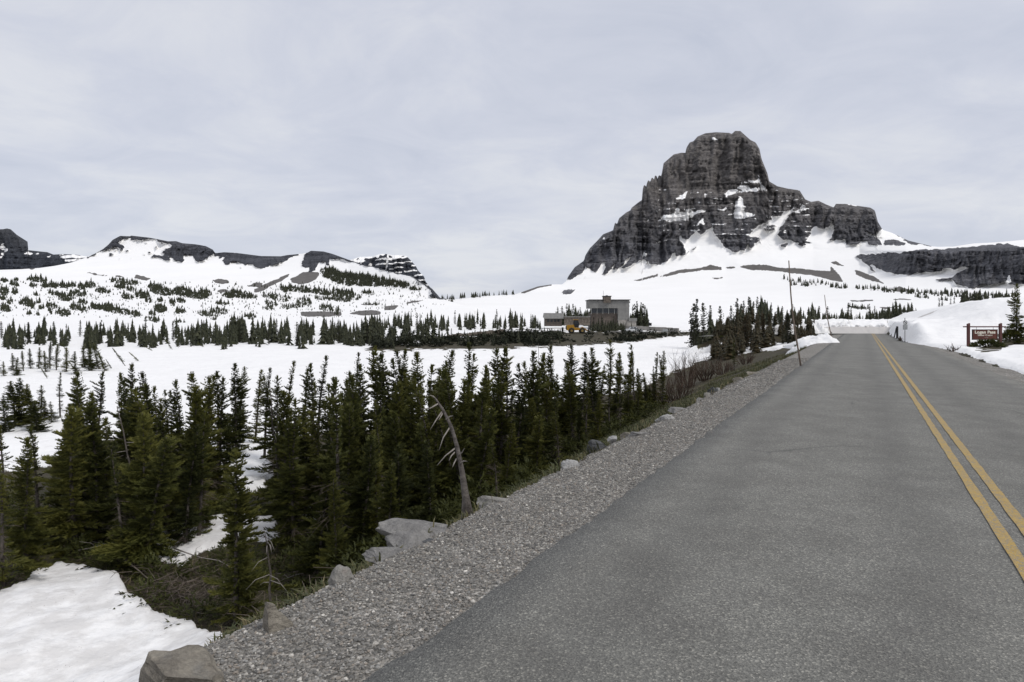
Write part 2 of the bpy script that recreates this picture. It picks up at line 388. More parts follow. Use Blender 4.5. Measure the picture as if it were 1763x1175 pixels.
# ------------------------------------------------------------------ road
def N_noise_col(t, P):
    n = N(t, 'ShaderNodeTexNoise', inp={'Scale': 1.6, 'Detail': 6.0, 'Roughness': 0.7}); t.links.new(P, n.inputs['Vector']); return n.outputs['Color']
def road_material():
    m, t, b = mat('weathered asphalt'); P = pos(t); Lk = t.links.new
    big = noise(t, mapping(t, P, (1, 1, 1), (0, 0, TH)), 0.22, 5.0, 0.6)
    strk = noise(t, mapping(t, P, (0.9, 0.06, 1), (0, 0, TH)), 1.0, 4.0, 0.6)
    base = ramp(t, [(0.3, (0.158, 0.155, 0.139)), (0.7, (0.206, 0.202, 0.182))])
    Lk(math_n(t, 'ADD', math_n(t, 'MULTIPLY', big, 0.5), math_n(t, 'MULTIPLY', strk, 0.5)), base.inputs[0])
    vo = N(t, 'ShaderNodeTexVoronoi', inp={'Scale': 95.0}); Lk(P, vo.inputs['Vector'])
    sp = N(t, 'ShaderNodeSeparateColor'); Lk(vo.outputs['Color'], sp.inputs[0])
    agg = ramp(t, [(0.0, (0.6, 0.6, 0.6)), (0.5, (0.9, 0.9, 0.9)), (0.86, (1.15, 1.15, 1.13)), (0.97, (1.9, 1.87, 1.8))]); Lk(sp.outputs[0], agg.inputs[0])
    fine = ramp(t, [(0.3, (0.62, 0.62, 0.62)), (0.7, (1.35, 1.35, 1.35))]); Lk(noise(t, P, 60.0, 3.0, 0.7), fine.inputs[0])
    c = mixc(t, 0.85, base.outputs[0], agg.outputs[0], 'MULTIPLY'); c = mixc(t, 0.8, c, fine.outputs[0], 'MULTIPLY')
    blot = ramp(t, [(0.38, (0.80, 0.79, 0.79)), (0.6, (1.06, 1.06, 1.06))]); Lk(noise(t, P, 1.6, 6.0, 0.6), blot.inputs[0])
    c = mixc(t, 0.7, c, blot.outputs[0], 'MULTIPLY')
    # wheel paths polished a little darker, thin sealed cracks
    Pr = mapping(t, P, (1, 1, 1), (0, 0, TH)); sx = N(t, 'ShaderNodeSeparateXYZ'); Lk(Pr, sx.inputs[0])
    for uc in (-1.35, 0.35, 1.95, 3.35):
        dd = math_n(t, 'ABSOLUTE', math_n(t, 'ADD', math_n(t, 'SUBTRACT', sx.outputs[0], uc), math_n(t, 'MULTIPLY', math_n(t, 'SUBTRACT', noise(t, P, 0.3, 3.0), 0.5), 0.5)))
        wp_ = math_n(t, 'MULTIPLY', math_n(t, 'MULTIPLY_ADD', dd, -2.6, 1.0, clamp=True), 0.24)
        c = mixc(t, wp_, c, (0.075, 0.073, 0.068))
    vc = N(t, 'ShaderNodeTexVoronoi', feature='DISTANCE_TO_EDGE', inp={'Scale': 0.34}); Lk(mixc(t, 0.12, mapping(t, Pr, (1.0, 0.55, 1)), N_noise_col(t, P)), vc.inputs['Vector'])
    crk = math_n(t, 'MULTIPLY', math_n(t, 'MULTIPLY_ADD', vc.outputs['Distance'], -95.0, 1.0, clamp=True), math_n(t, 'MULTIPLY_ADD', noise(t, P, 0.35, 2.0), 7.0, -3.8, clamp=True))
    c = mixc(t, math_n(t, 'MULTIPLY', crk, 0.6), c, (0.05, 0.05, 0.047))
    Lk(c, b.inputs['Base Color']); b.inputs['Roughness'].default_value = 0.78; b.inputs['Specular IOR Level'].default_value = 0.35
    Lk(bump(t, math_n(t, 'ADD', vo.outputs['Distance'], noise(t, P, 45.0, 4.0, 0.7)), 0.7, 0.008), b.inputs['Normal'])
    return m
M['road'] = road_material()
vv = np.concatenate([np.arange(-30, 1.5, 1.5), np.arange(1.5, 16, 0.12), np.arange(16, 98, 0.5)])
el = -2.20+0.018*vnoise(vv*0.9, vv*0, 51)+0.028*vnoise(vv*5.3, vv*0, 52)
er = np.minimum(4.02+0.05*vnoise(vv*1.2, vv*0, 53), edge_right(vv)+0.35)
cols = np.linspace(0, 1, 15)
U = el[:, None]*(1-cols)+er[:, None]*cols; V = np.repeat(vv[:, None], 15, 1)
crown = 0.035*(1-((U-1.1)/3.3)**2)-0.035
Z = np.clip(crown, -0.06, 0.05)+0.004*vnoise(U*1.5, V*0.5, 54)
X, Y = xy(U, V)
top = np.stack([X, Y, Z], -1)
lo = top.copy(); lo[:, :, 2] -= 0.14
skl = lo[:, :1]; skr = lo[:, -1:]
grid = np.concatenate([skl, top, skr], 1); a, c_ = grid.shape[:2]
ix = np.arange(a*c_).reshape(a, c_)
q = np.stack([ix[:-1, :-1], ix[:-1, 1:], ix[1:, 1:], ix[1:, :-1]], -1).reshape(-1, 4)
road = ob('road', mesh_np('road', grid.reshape(-1, 3), q, True), M['road']); tag(road, 'grey asphalt two-lane road running up to the pass', 'road', kind='structure')
# the bend to the left behind the snow pile
bu = np.linspace(-20, 2.6, 40); bv = np.linspace(89.8, 97.2, 6); BU, BV = np.meshgrid(bu, bv)
BX, BY = xy(BU, BV); BZ = np.where(BU < -4, -0.03*(-BU-4), 0)-0.012
ix = np.arange(BU.size).reshape(BU.shape)
q = np.stack([ix[:-1, :-1], ix[:-1, 1:], ix[1:, 1:], ix[1:, :-1]], -1).reshape(-1, 4)
tag(ob('road_bend', mesh_np('road_bend', np.stack([BX, BY, BZ], -1).reshape(-1, 3), q), M['road']), 'asphalt road bending left behind the snow pile', 'road', kind='structure')

def stripe_material():
    m, t, b = mat('worn yellow paint'); P = pos(t); Lk = t.links.new
    vo = N(t, 'ShaderNodeTexVoronoi', inp={'Scale': 95.0}); Lk(P, vo.inputs['Vector'])
    sp = N(t, 'ShaderNodeSeparateColor'); Lk(vo.outputs['Color'], sp.inputs[0])
    w = math_n(t, 'MULTIPLY_ADD', math_n(t, 'ADD', math_n(t, 'MULTIPLY', sp.outputs[0], 0.5), noise(t, P, 7.0, 5.0, 0.7)), 5.0, -3.7, clamp=True)
    c = ramp(t, [(0.3, (0.33, 0.215, 0.052)), (0.7, (0.44, 0.30, 0.085))]); Lk(noise(t, P, 30.0, 4.0, 0.7), c.inputs[0])
    Lk(mixc(t, math_n(t, 'MULTIPLY', w, 0.75), c.outputs[0], (0.19, 0.185, 0.17)), b.inputs['Base Color'])
    b.inputs['Roughness'].default_value = 0.7
    Lk(bump(t, vo.outputs['Distance'], 0.6, 0.006), b.inputs['Normal'])
    return m
M['stripe'] = stripe_material()
for (u0, u1) in ((0.972, 1.066), (1.175, 1.268)):
    vs_ = vv[vv < 96]; ed = 0.006*vnoise(vs_*4, vs_*0+u0*9, 57)
    P0 = []
    for k, uu in enumerate((u0, u1)):
        x_, y_ = xy(uu+ed*(1 if k else -1), vs_)
        zz = np.clip(0.035*(1-((uu-1.1)/3.3)**2)-0.035, -0.06, 0.05)+0.009
        P0.append(np.stack([x_, y_, np.full_like(x_, zz)], -1))
    n = len(vs_); Vv = np.concatenate(P0); i = np.arange(n-1)
    o = ob('centre_line', mesh_np('centre_line', Vv, np.stack([i, i+n, i+n+1, i+1], -1)), M['stripe'], road)

def gravel_base():
    m, t, b = mat('fine gravel'); P = pos(t); Lk = t.links.new
    vo = N(t, 'ShaderNodeTexVoronoi', inp={'Scale': 46.0}); Lk(P, vo.inputs['Vector'])
    sp = N(t, 'ShaderNodeSeparateColor'); Lk(vo.outputs['Color'], sp.inputs[0])
    c = ramp(t, [(0.0, (0.095, 0.09, 0.08)), (0.45, (0.19, 0.179, 0.159)), (0.8, (0.30, 0.282, 0.252)), (0.97, (0.50, 0.475, 0.43))]); Lk(sp.outputs[0], c.inputs[0])
    bl = ramp(t, [(0.35, (0.8, 0.78, 0.75)), (0.65, (1.1, 1.1, 1.1))]); Lk(noise(t, P, 1.4, 5.0, 0.6), bl.inputs[0])
    Lk(mixc(t, 0.8, c.outputs[0], bl.outputs[0], 'MULTIPLY'), b.inputs['Base Color']); b.inputs['Roughness'].default_value = 0.9
    Lk(bump(t, math_n(t, 'SUBTRACT', 1.0, vo.outputs['Distance']), 1.0, 0.02), b.inputs['Normal'])
    return m
M['gravel_base'] = gravel_base()
def shoulder_z(U, V):
    d = np.clip((-2.2-U)/1.25, 0, 1.3)
    return -0.045-0.05*d-0.09*sst(d, 0.75, 1.15)+0.022*fbm(U*2.2, V*2.2, 3, 61)*sst(d, 0.03, .2)
cols = np.linspace(0, 1, 22)
U = (-2.05)*(1-cols)+(edge_left(vv)-0.12)[:, None]*cols; V = np.repeat(vv[:, None], 22, 1)
X, Y = xy(U, V); Zs = shoulder_z(U, V); Zs[:, -1] -= 0.25
ix = np.arange(U.size).reshape(U.shape); q = np.stack([ix[:-1, :-1], ix[1:, :-1], ix[1:, 1:], ix[:-1, 1:]], -1).reshape(-1, 4)[:, ::-1]
keep = (V[:-1, :-1] < 90).reshape(-1)
shoulder = ob('gravel_shoulder', mesh_np('gravel_shoulder', np.stack([X, Y, Zs], -1).reshape(-1, 3), q[keep]), M['gravel_base'])
tag(shoulder, 'grey gravel shoulder along the left edge of the road', 'shoulder', kind='structure')
U = 3.9*(1-cols)+(edge_right(vv)+0.3)[:, None]*cols; Zs = -0.05-0.02*cols[None, :]+0.015*fbm(U*2.2, V*2.2, 3, 62)
X, Y = xy(U, V); keep = (V[:-1, :-1] < 53).reshape(-1)
tag(ob('gravel_verge', mesh_np('gravel_verge', np.stack([X, Y, Zs], -1).reshape(-1, 3), q[keep][:, ::-1]), M['gravel_base']), 'narrow strip of wet gravel at the foot of the roadside snow', 'verge', kind='structure')

# loose stones on the shoulder
def stone_material():
    m, t, b = mat('gravel stones'); Lk = t.links.new
    a = attr(t, 'tone')
    c = ramp(t, [(0.0, (0.09, 0.088, 0.083)), (0.25, (0.155, 0.148, 0.134)), (0.5, (0.235, 0.222, 0.198)), (0.62, (0.26, 0.222, 0.182)), (0.70, (0.205, 0.204, 0.196)), (0.85, (0.40, 0.378, 0.335)), (1.0, (0.68, 0.645, 0.58))]); Lk(a, c.inputs[0])
    Lk(mixc(t, 0.5, c.outputs[0], ramp_out(t, noise(t, pos(t), 160.0, 3.0), (0.6, 0.6, 0.6), (1.3, 1.3, 1.3)), 'MULTIPLY'), b.inputs['Base Color']); b.inputs['Roughness'].default_value = 0.8
    return m
def ramp_out(t, f, a, b):
    r = ramp(t, [(0.3, a), (0.7, b)]); t.links.new(f, r.inputs[0]); return r.outputs[0]
M['stones'] = stone_material()
ph = (1+5**.5)/2
ICO = np.array([(-1, ph, 0), (1, ph, 0), (-1, -ph, 0), (1, -ph, 0), (0, -1, ph), (0, 1, ph), (0, -1, -ph), (0, 1, -ph), (ph, 0, -1), (ph, 0, 1), (-ph, 0, -1), (-ph, 0, 1)])/1.902
ICF = np.array([(0,11,5),(0,5,1),(0,1,7),(0,7,10),(0,10,11),(1,5,9),(5,11,4),(11,10,2),(10,7,6),(7,1,8),(3,9,4),(3,4,2),(3,2,6),(3,6,8),(3,8,9),(4,9,5),(2,4,11),(6,2,10),(8,6,7),(9,8,1)])
def stones(pu, pv, size, zfun, seed):
    r = np.random.default_rng(seed); n = len(pu); x, y = xy(pu, pv); z = zfun(pu, pv)
    sh = ICO[None]*(1+0.28*r.standard_normal((n, 12, 1)).clip(-1.5, 1.5))
    sh = sh*np.stack([r.uniform(.7, 1.3, n), r.uniform(.6, 1.0, n), r.uniform(.4, .8, n)], -1)[:, None]*size[:, None, None]
    a = r.uniform(0, 2*pi, n); c, s = np.cos(a)[:, None], np.sin(a)[:, None]
    out = np.stack([sh[..., 0]*c-sh[..., 1]*s+x[:, None], sh[..., 0]*s+sh[..., 1]*c+y[:, None], sh[..., 2]+(z+size*0.22)[:, None]], -1)
    Fc = (ICF[None]+(np.arange(n)*12)[:, None, None]).reshape(-1, 3)
    return out.reshape(-1, 3), Fc, np.repeat(r.beta(1.6, 2.0, n), 12)
pu, pv, ps = [], [], []
for v0, v1, dens, s0, s1 in ((1.2, 6, 3000, .005, .018), (6, 11, 1600, .007, .019), (11, 18, 650, .010, .022), (18, 34, 230, .014, .030)):
    n = int((v1-v0)*1.45*dens); pu.append(rng.uniform(-3.6, -2.16, n)); pv.append(rng.uniform(v0, v1, n)); ps.append(s0+(s1-s0)*rng.beta(1.3, 3.0, n))
pu, pv, ps = map(np.concatenate, (pu, pv, ps)); k = (pu > edge_left(pv)-0.08) & ~((pu > -2.32) & (rng.random(len(pu)) < 0.35))
V_, F_, t_ = stones(pu[k], pv[k], ps[k], shoulder_z, 3)
gs = ob('gravel', mesh_np('gravel', V_, F_, False, {'tone': t_}), M['stones']); tag(gs, 'loose grey and brown stones on the road shoulder', 'gravel', kind='stuff')

# ------------------------------------------------------------------ far terrain: hills and mountains
def table(keys):
    """keys: [(px, [(py, D) ...from low to high])] -> D(px, py)"""
    kp = [k[0] for k in keys]
    def f(px, py):
        px = np.asarray(px, float); py = np.asarray(py, float)
        vals = []
        for _, tb in keys:
            ys = np.array([a for a, _ in tb])[::-1]; ds = np.array([b for _, b in tb])[::-1]
            vals.append(np.interp(py, ys, ds))
        vals = np.stack(vals); out = np.zeros(np.broadcast(px, py).shape)
        for i in range(len(kp)-1):
            w = np.clip((px-kp[i])/(kp[i+1]-kp[i]), 0, 1); m = (px >= kp[i]) & (px <= kp[i+1])
            out = np.where(m, vals[i]*(1-w)+vals[i+1]*w, out)
        out = np.where(px < kp[0], vals[0], out); out = np.where(px > kp[-1], vals[-1], out)
        return out
    return f
def sheet(name, p0, p1, step, ridge, base, rows, Df, rock=(), snow=(), scree=(), relief=(28, 10, 4), rib=24.0, strata=9.0, mat_=None, back=60.0, rockfun=None, roundoff=60.0, ledges=None):
    px = np.arange(p0, p1+step, step); rx = np.array([a for a, _ in ridge]); ry = np.array([b for _, b in ridge])
    rid = np.interp(px, rx, ry)
    t = np.linspace(0, 1, rows)
    PX = np.repeat(px[None], rows, 0); PY = base+(rid[None]-base)*t[:, None]
    rk = np.zeros(PX.shape); se = np.zeros(PX.shape)
    JX = PX+3.2*fbm(PX/7, PY/7, 3, 101)+1.2*fbm(PX/2.2, PY/2.2, 2, 103); JY = PY+2.4*fbm(PX/9, PY/5, 3, 102)+1.0*fbm(PX/2.4, PY/1.8, 2, 104)
    for p in rock: rk = np.maximum(rk, inpoly(JX, JY, p)*1.0)
    solid = rk.copy()
    for p in snow: rk = np.where(inpoly(JX, JY, p) & ~(((PY+0.06*PX+3*fbm(PX/20, PY/9, 2, 105))/6.2 % 1.0 < 0.2) & (fbm(PX/9, PY/3, 2, 106) > -0.05)), 0.0, rk)
    for p in scree: se = np.maximum(se, inpoly(PX*0.5+JX*0.5, PY*0.5+JY*0.5, p)*1.0)
    if rockfun is not None: rk = rockfun(PX, PY, rid[None]); solid = rk*0+1
    if ledges:
        lz = PY+5*fbm(PX/50, PY/50, 2, 87)+0.04*(PX-1200); lx0, lx1, ly0, ly1 = ledges
        thin = ((lz/9.0) % 1.0 < 0.17) & (fbm(PX/10, PY/4, 3, 88) > 0.10) & (PX > lx0) & (PX < lx1) & (PY > ly0) & (PY < ly1)
        rk = np.where(thin, 0.0, rk)
    D = Df(PX, PY)
    soft = blur(solid, 2)
    wx = PX+9*fbm(PX/40, PY/28, 3, 71)
    rd = lambda s, sy, seed: 1-2*np.abs(fbm(wx/s, PY/sy, 2, seed))
    rel = relief[0]*rd(rib*1.7, rib*6, 70)*1.1+relief[0]*0.75*rd(rib*0.8, rib*4, 72)+relief[1]*rd(rib/2.6, rib*2.2, 73)+relief[2]*fbm(PX/3.0, PY/4.5, 3, 74)
    zz = (CY-PY)+6*fbm(PX/60, PY/60, 2, 75)+0.02*(PX-p0)
    zw = zz+0.35*strata*vnoise(zz/(strata*1.7), PX/90, 78)
    led = (zw/strata) % 1.0; amp = 0.5+0.5*vnoise(PX/30, zz/strata*0.7, 79)
    rel = rel+relief[1]*1.1*amp*(np.minimum(led*1.5, 1)-0.5)+relief[2]*0.9*amp*(((zw/(strata*0.41)) % 1.0)-0.5)
    D = D-soft*rel*np.clip(D/1450, 0.3, 2.5)-(1-soft)*D*0.004*fbm(PX/45, PY/16, 4, 76)
    D = D+roundoff*np.exp(-(PY-rid[None])/4.0)*(0.4+0.6*soft)
    X = (PX-CX)/F*D; Z = CH-(PY-CY)/F*D
    Vs = [np.stack([X, D, Z], -1)]
    lx, ly, lz = X[-1], D[-1], Z[-1]
    for k in range(1, 9):
        g = 1+0.028*k; drop = back*(k*0.42)**1.25
        Vs.append(np.stack([lx*g, ly*g, lz-drop+4*vnoise(px/5, px*0+k, 77)], -1)[None])
    Vall = np.concatenate(Vs); n, m = Vall.shape[:2]
    ix = np.arange(n*m).reshape(n, m); q = np.stack([ix[:-1, :-1], ix[:-1, 1:], ix[1:, 1:], ix[1:, :-1]], -1).reshape(-1, 4)
    rk = blur(rk, 2); se = blur(se, 2)
    pad = lambda a: np.concatenate([a, np.repeat(a[-1:], 8, 0)]).ravel()
    return ob(name, mesh_np(name, Vall.reshape(-1, 3), q, True, {'rock': pad(rk), 'scree': pad(se)}), mat_)

T1 = lambda p: T(p, 960, 215, 4.4)
T2 = lambda p: T(p, 1263, 250, 3.526)
T4 = lambda p: T(p, 150, 390, 5.873)
T5 = lambda p: T(p, 450, 390, 5.037)
T6 = lambda p: T(p, 640, 480, 3.148)
RIDGE_R = [(640,535),(700,524),(757,515.5),(783,515.6),(805,513.4),(840,509.5),(884.6,507.6),(899,503),(926,493.5),(949.7,490),(968,490),(975,484)]+T1([(80,1150),(130,1080),(200,1030),(210,990),(245,935),(300,880),(345,830),(420,800),(433,748),(441,742),(450,756),(465,710),(520,665),(553,648),(560,630),(610,590),(640,570),(641,510),(652,462),(660,456),(671,470),(680,430),(692,420),(701,438),(712,402),(722,402),(729,422),(736,388),(748,384),(757,410),(765,385),(776,384),(785,392),(793,350),(803,292),(840,260),(880,225),(940,212),(968,214),(976,175),(1000,135),(1030,125),(1060,90),(1120,65),(1200,57),(1300,62),(1320,70),(1345,47),(1385,48),(1420,80),(1460,115),(1500,135),(1530,185),(1545,260),(1570,320),(1590,370),(1603,430)])+T2([(235,232),(265,250),(330,265),(400,275),(435,330),(470,345),(515,338),(560,360),(608,379),(621,357),(680,358),(700,360),(760,370),(830,380),(858,398),(875,465),(905,515),(960,533),(1060,580),(1195,613),(1230,618),(1330,617),(1450,598),(1600,590),(1763,575)])+[(1900,402),(2200,392)]
D_R = table([
    (640, [(556,268),(551,300),(546,345),(535,500),(520,750),(505,950)]),
    (880, [(556,268),(551,300),(546,350),(535,520),(520,800),(507,1050)]),
    (977, [(556,268),(551,300),(546,350),(535,520),(515,850),(495,1150),(480,1400),(440,1500)]),
    (1100, [(556,268),(551,300),(546,350),(535,500),(510,900),(490,1200),(470,1400),(440,1470),(400,1530),(340,1620),(300,1680),(226,1760)]),
    (1250, [(556,268),(551,300),(546,350),(535,500),(510,880),(490,1150),(465,1350),(425,1430),(395,1470),(340,1560),(326,1620),(300,1640),(226,1720)]),
    (1400, [(556,268),(551,300),(546,350),(530,600),(500,900),(470,1180),(430,1400),(400,1460),(340,1560)]),
    (1480, [(556,268),(551,300),(546,350),(530,560),(500,800),(470,1050),(440,1280),(415,1400),(350,1500)]),
    (1560, [(556,268),(551,300),(546,350),(530,500),(495,760),(472,860),(432,900),(425,1050),(410,1400)]),
    (1763, [(556,268),(551,300),(546,345),(530,450),(505,600),(495,640),(427,700),(420,850),(412,1250)]),
    (2200, [(556,268),(551,300),(546,345),(530,450),(505,600),(495,640),(427,700),(410,850),(392,1250)])])
ROCK_R = [
    T1([(40,1180),(60,900),(60,-50),(1775,-50),(1775,640),(1720,660),(1690,690),(1640,700),(1625,680),(1630,710),(1580,745),(1510,770),(1480,800),(1455,835),(1465,855),(1530,862),(1500,910),(1470,945),(1445,915),(1435,905),(1410,950),(1340,962),(1300,955),(1260,920),(1250,905),(1220,860),(1190,825),(1178,790),(1165,748),(1150,790),(1120,800),(1085,840),(1070,820),(1040,795),(1015,795),(1040,815),(1000,860),(965,885),(945,860),(915,838),(930,880),(945,905),(965,925),(972,972),(985,965),(1040,930),(1060,925),(980,978),(900,1005),(888,985),(885,960),(860,1000),(790,1058),(720,1058),(660,1028),(620,1030),(560,1062),(510,1090),(480,1085),(520,1050),(560,1000),(555,990),(515,1035),(462,1090),(420,1092),(458,1035),(400,1100),(365,1132),(330,1140),(362,1080),(360,1035),(310,1090),(290,1118),(262,1112),(235,1085),(200,1062),(210,1090),(170,1135),(110,1172)]),
    T2([(340,200),(900,300),(905,515),(850,540),(790,520),(830,545),(870,560),(900,600),(870,610),(830,600),(830,612),(810,600),(820,585),(775,580),(760,605),(690,605),(680,570),(650,580),(620,570),(585,588),(600,540),(610,500),(600,445),(590,485),(545,510),(520,505),(495,490),(480,505),(470,530),(455,560),(440,580),(475,595),(420,615),(375,600),(340,575),(300,575),(270,545),(270,520),(300,480),(320,450),(340,420),(385,365),(345,390)]),
    T2([(180,510),(210,490),(255,490),(245,520),(195,525)]), T2([(280,600),(325,595),(320,620),(285,615)]),
    T2([(912,580),(950,570),(1040,595),(1035,608),(915,608)]), T2([(955,520),(1060,570),(1195,606),(1200,616),(1100,604),(1060,592),(1020,565)]),
    T2([(735,678),(770,665),(900,655),(1000,655),(1100,640),(1230,630),(1380,625),(1500,610),(1660,595),(1720,615),(1763,620),(3400,560),(3400,900),(1763,840),(1720,850),(1680,845),(1650,830),(1620,835),(1550,850),(1500,845),(1470,865),(1430,872),(1380,850),(1345,845),(1330,820),(1300,820),(1270,828),(1225,818),(1250,810),(1320,812),(1340,790),(1400,755),(1440,738),(1380,745),(1330,755),(1310,742),(1270,750),(1240,775),(1150,775),(1090,785),(1000,788),(930,770),(880,752),(850,730),(820,715),(860,765),(830,760),(825,730),(790,715),(770,690)]),
    T6([(1035,65),(1110,62),(1070,85),(1040,82)]),
]
SNOW_R = [T1(p) for p in (
    [(875,572),(910,546),(940,533),(960,518),(1000,495),(978,530),(955,568)],
    [(778,702),(800,680),(850,688),(890,673),(888,655),(905,628),(928,665),(970,668),(962,646),(1040,653),(1090,640),(1138,662),(1070,670),(1022,692),(1010,708),(940,722),(850,738),(825,733),(795,715)],
    [(1270,528),(1300,492),(1360,478),(1405,452),(1440,458),(1460,478),(1500,476),(1560,463),(1583,480),(1520,503),(1460,508),(1400,503),(1320,523),(1285,543)],
    [(1385,442),(1430,428),(1490,420),(1513,418),(1495,395),(1520,383),(1543,405),(1538,424),(1580,420),(1520,438),(1440,441)],
    [(1328,662),(1348,580),(1380,558),(1390,543),(1408,580),(1402,610),(1413,650),(1402,670),(1455,668),(1508,685),(1440,702),(1338,708),(1333,690)],
    [(1062,752),(1098,708),(1118,713),(1107,738),(1124,757)], [(1246,642),(1270,615),(1281,635),(1262,653)],
    [(667,738),(708,698),(692,732)], [(332,872),(350,852),(366,870)], [(636,985),(660,965),(673,985),(667,1006)],
    [(1148,101),(1190,101),(1240,118),(1230,127),(1180,114)], [(962,748),(985,732),(977,755)], [(1114,520),(1126,524),(1122,546),(1114,540)])]
SNOW_R += [T2([(420,365),(463,388),(420,404),(368,414),(393,385)]), T2([(308,525),(318,515),(328,528),(318,536)]), T2([(1648,830),(1675,788),(1682,830),(1665,842)]), T2([(685,350),(745,350),(745,369),(700,367)])]
SCREE_R = [T2(p) for p in (
    [(30,737),(100,727),(200,727),(280,744),(400,749),(500,763),(590,765),(588,738),(630,775),(667,834),(600,824),(500,797),(400,782),(250,767),(100,757)],
    [(736,758),(770,766),(850,798),(925,847),(860,828),(800,813),(743,787)], [(583,712),(620,706),(684,739),(640,733),(600,724)],
    [(965,884),(985,868),(1010,860),(1060,873),(1088,892),(980,888)], [(705,944),(845,941),(845,947),(780,952),(720,951)],
    [(680,972),(800,983),(822,996),(720,987)], [(880,983),(962,988),(920,1001)], [(985,998),(1080,1006),(1060,1020),(1000,1010)], [(965,936),(1080,935),(1080,941),(980,942)])]
SCREE_R += [T1(p) for p in ([(560,1182),(760,1132),(765,1148),(620,1184)], [(740,1162),(900,1103),(1050,1093),(1160,1063),(1240,1078),(1247,1100),(1100,1102),(950,1122),(830,1147)],
    [(1268,1080),(1345,1076),(1342,1088),(1300,1092)], [(1138,1160),(1250,1154),(1250,1165),(1200,1168)])]
SCREE_R += [T6([(805,76),(900,34),(975,22),(978,36),(900,52),(830,80)]), T6([(178,132),(210,119),(292,111),(292,123),(200,140)]), T6([(68,158),(90,150),(148,150),(130,165),(75,174)])]
mtn = sheet('mountain', 640, 2190, 1.5, RIDGE_R, 557.0, 250, D_R, ROCK_R, SNOW_R, SCREE_R, relief=(17, 15, 7), rib=24, strata=15, mat_=M['mountain'], back=50, ledges=(1130, 1400, 325, 425))
tag(mtn, 'dark stepped rock peak with a square summit tower above snow slopes', 'mountain', kind='structure')

RIDGE_L = [(-420,462),(-100,464),(0,465),(34,464),(68,461.7),(95,458),(122.6,452.4),(149.8,443),(163.5,437),(177,429.4),(186.4,421.7),(194,413.2),(206.9,406.4),(224.6,407.2),(225.6,405.9),(255.4,409.3),(272.4,412.4),(289.5,415.8),(303.2,415.5),(313.5,419),(337.3,421),(354.3,424),(366.2,430),(370.5,436),(376.5,435.6),(385.8,434.6),(405.4,435.6),(450,441.2),(483.7,441.6),(493.7,439.6),(519.5,437.3),(529.4,435.3),(535.4,432),(557,433.3),(573,437.6),(599,447.2),(618.8,453.5),(648.5,460.5),(668.4,466.4),(688.2,471.4),(708,474.4),(728,487.3),(743.8,497.2),(757.7,513),(765,516),(790,524),(830,534)]
lowL = [(557,262),(552,295),(547,340),(540,420),(520,600),(500,800)]
D_L = table([(-420, lowL+[(480,1000),(465,1200)]), (150, lowL+[(480,1000),(460,1200),(440,1400),(406,1600)]), (450, lowL+[(480,960),(460,1180),(440,1330)]),
             (600, lowL+[(480,930),(460,1020),(433,1150)]), (757, [(557,262),(552,295),(547,340),(535,450),(520,620),(513,700)]), (830, [(557,262),(552,295),(547,340),(535,450),(520,620),(513,700)])])
ROCK_L = [
    T4([(-120,330),(0,306),(60,279),(160,215),(210,180),(265,115),(335,82),(445,82),(720,115),(760,130),(900,138),(960,160),(1100,172),(1200,190),(1275,225),(1300,268),(1250,300),(1230,320),(1180,345),(1130,360),(1090,345),(1070,310),(1040,295),(1015,300),(985,285),(975,300),(985,345),(940,355),(880,345),(850,310),(830,320),(840,350),(790,340),(740,320),(650,320),(680,285),(760,295),(800,270),(740,260),(800,235),(850,210),(855,185),(770,170),(715,160),(710,140),(620,125),(560,130),(520,140),(480,145),(440,140),(440,115),(380,120),(350,155),(310,165),(360,185),(375,210),(330,245),(310,235),(350,215),(270,215),(215,225),(160,245),(60,293),(0,318)]),
    T4([(1290,262),(1385,252),(1500,258),(1763,288),(1900,280),(2080,268),(2180,262),(2130,285),(2010,340),(1915,390),(1840,412),(1763,425),(1715,415),(1660,390),(1620,380),(1590,390),(1560,375),(1500,350),(1440,355),(1430,385),(1390,390),(1365,350),(1380,320),(1340,300),(1300,310)]),
    T5([(385,222),(430,200),(540,205),(620,228),(750,276),(850,310),(1000,345),(1200,400),(1310,415),(1420,480),(1500,540),(1580,640),(1500,622),(1450,598),(1480,580),(1450,540),(1420,510),(1350,465),(1290,434),(1200,418),(1100,393),(1000,363),(850,331),(750,297),(690,282),(600,280),(585,330),(560,345),(555,305),(500,310),(490,345),(465,375),(440,400),(410,405),(420,375),(360,355),(345,330),(360,285),(378,250)]),
]
for cx, cy, rx_, ry_ in ((285,245,18,7),(400,247,28,7),(250,290,22,8),(340,320,14,4),(460,335,9,5),(692,216,9,6),(625,270,20,9),(580,291,10,4),(1350,318,20,9),(1555,416,10,6),(605,172,22,4),(1470,140,20,6)):
    ROCK_L.append(T4([(cx+rx_*cos(a)*(0.8+0.3*rnd.random()), cy+ry_*sin(a)*(0.8+0.4*rnd.random())) for a in np.linspace(0, 2*pi, 9)[:-1]]))
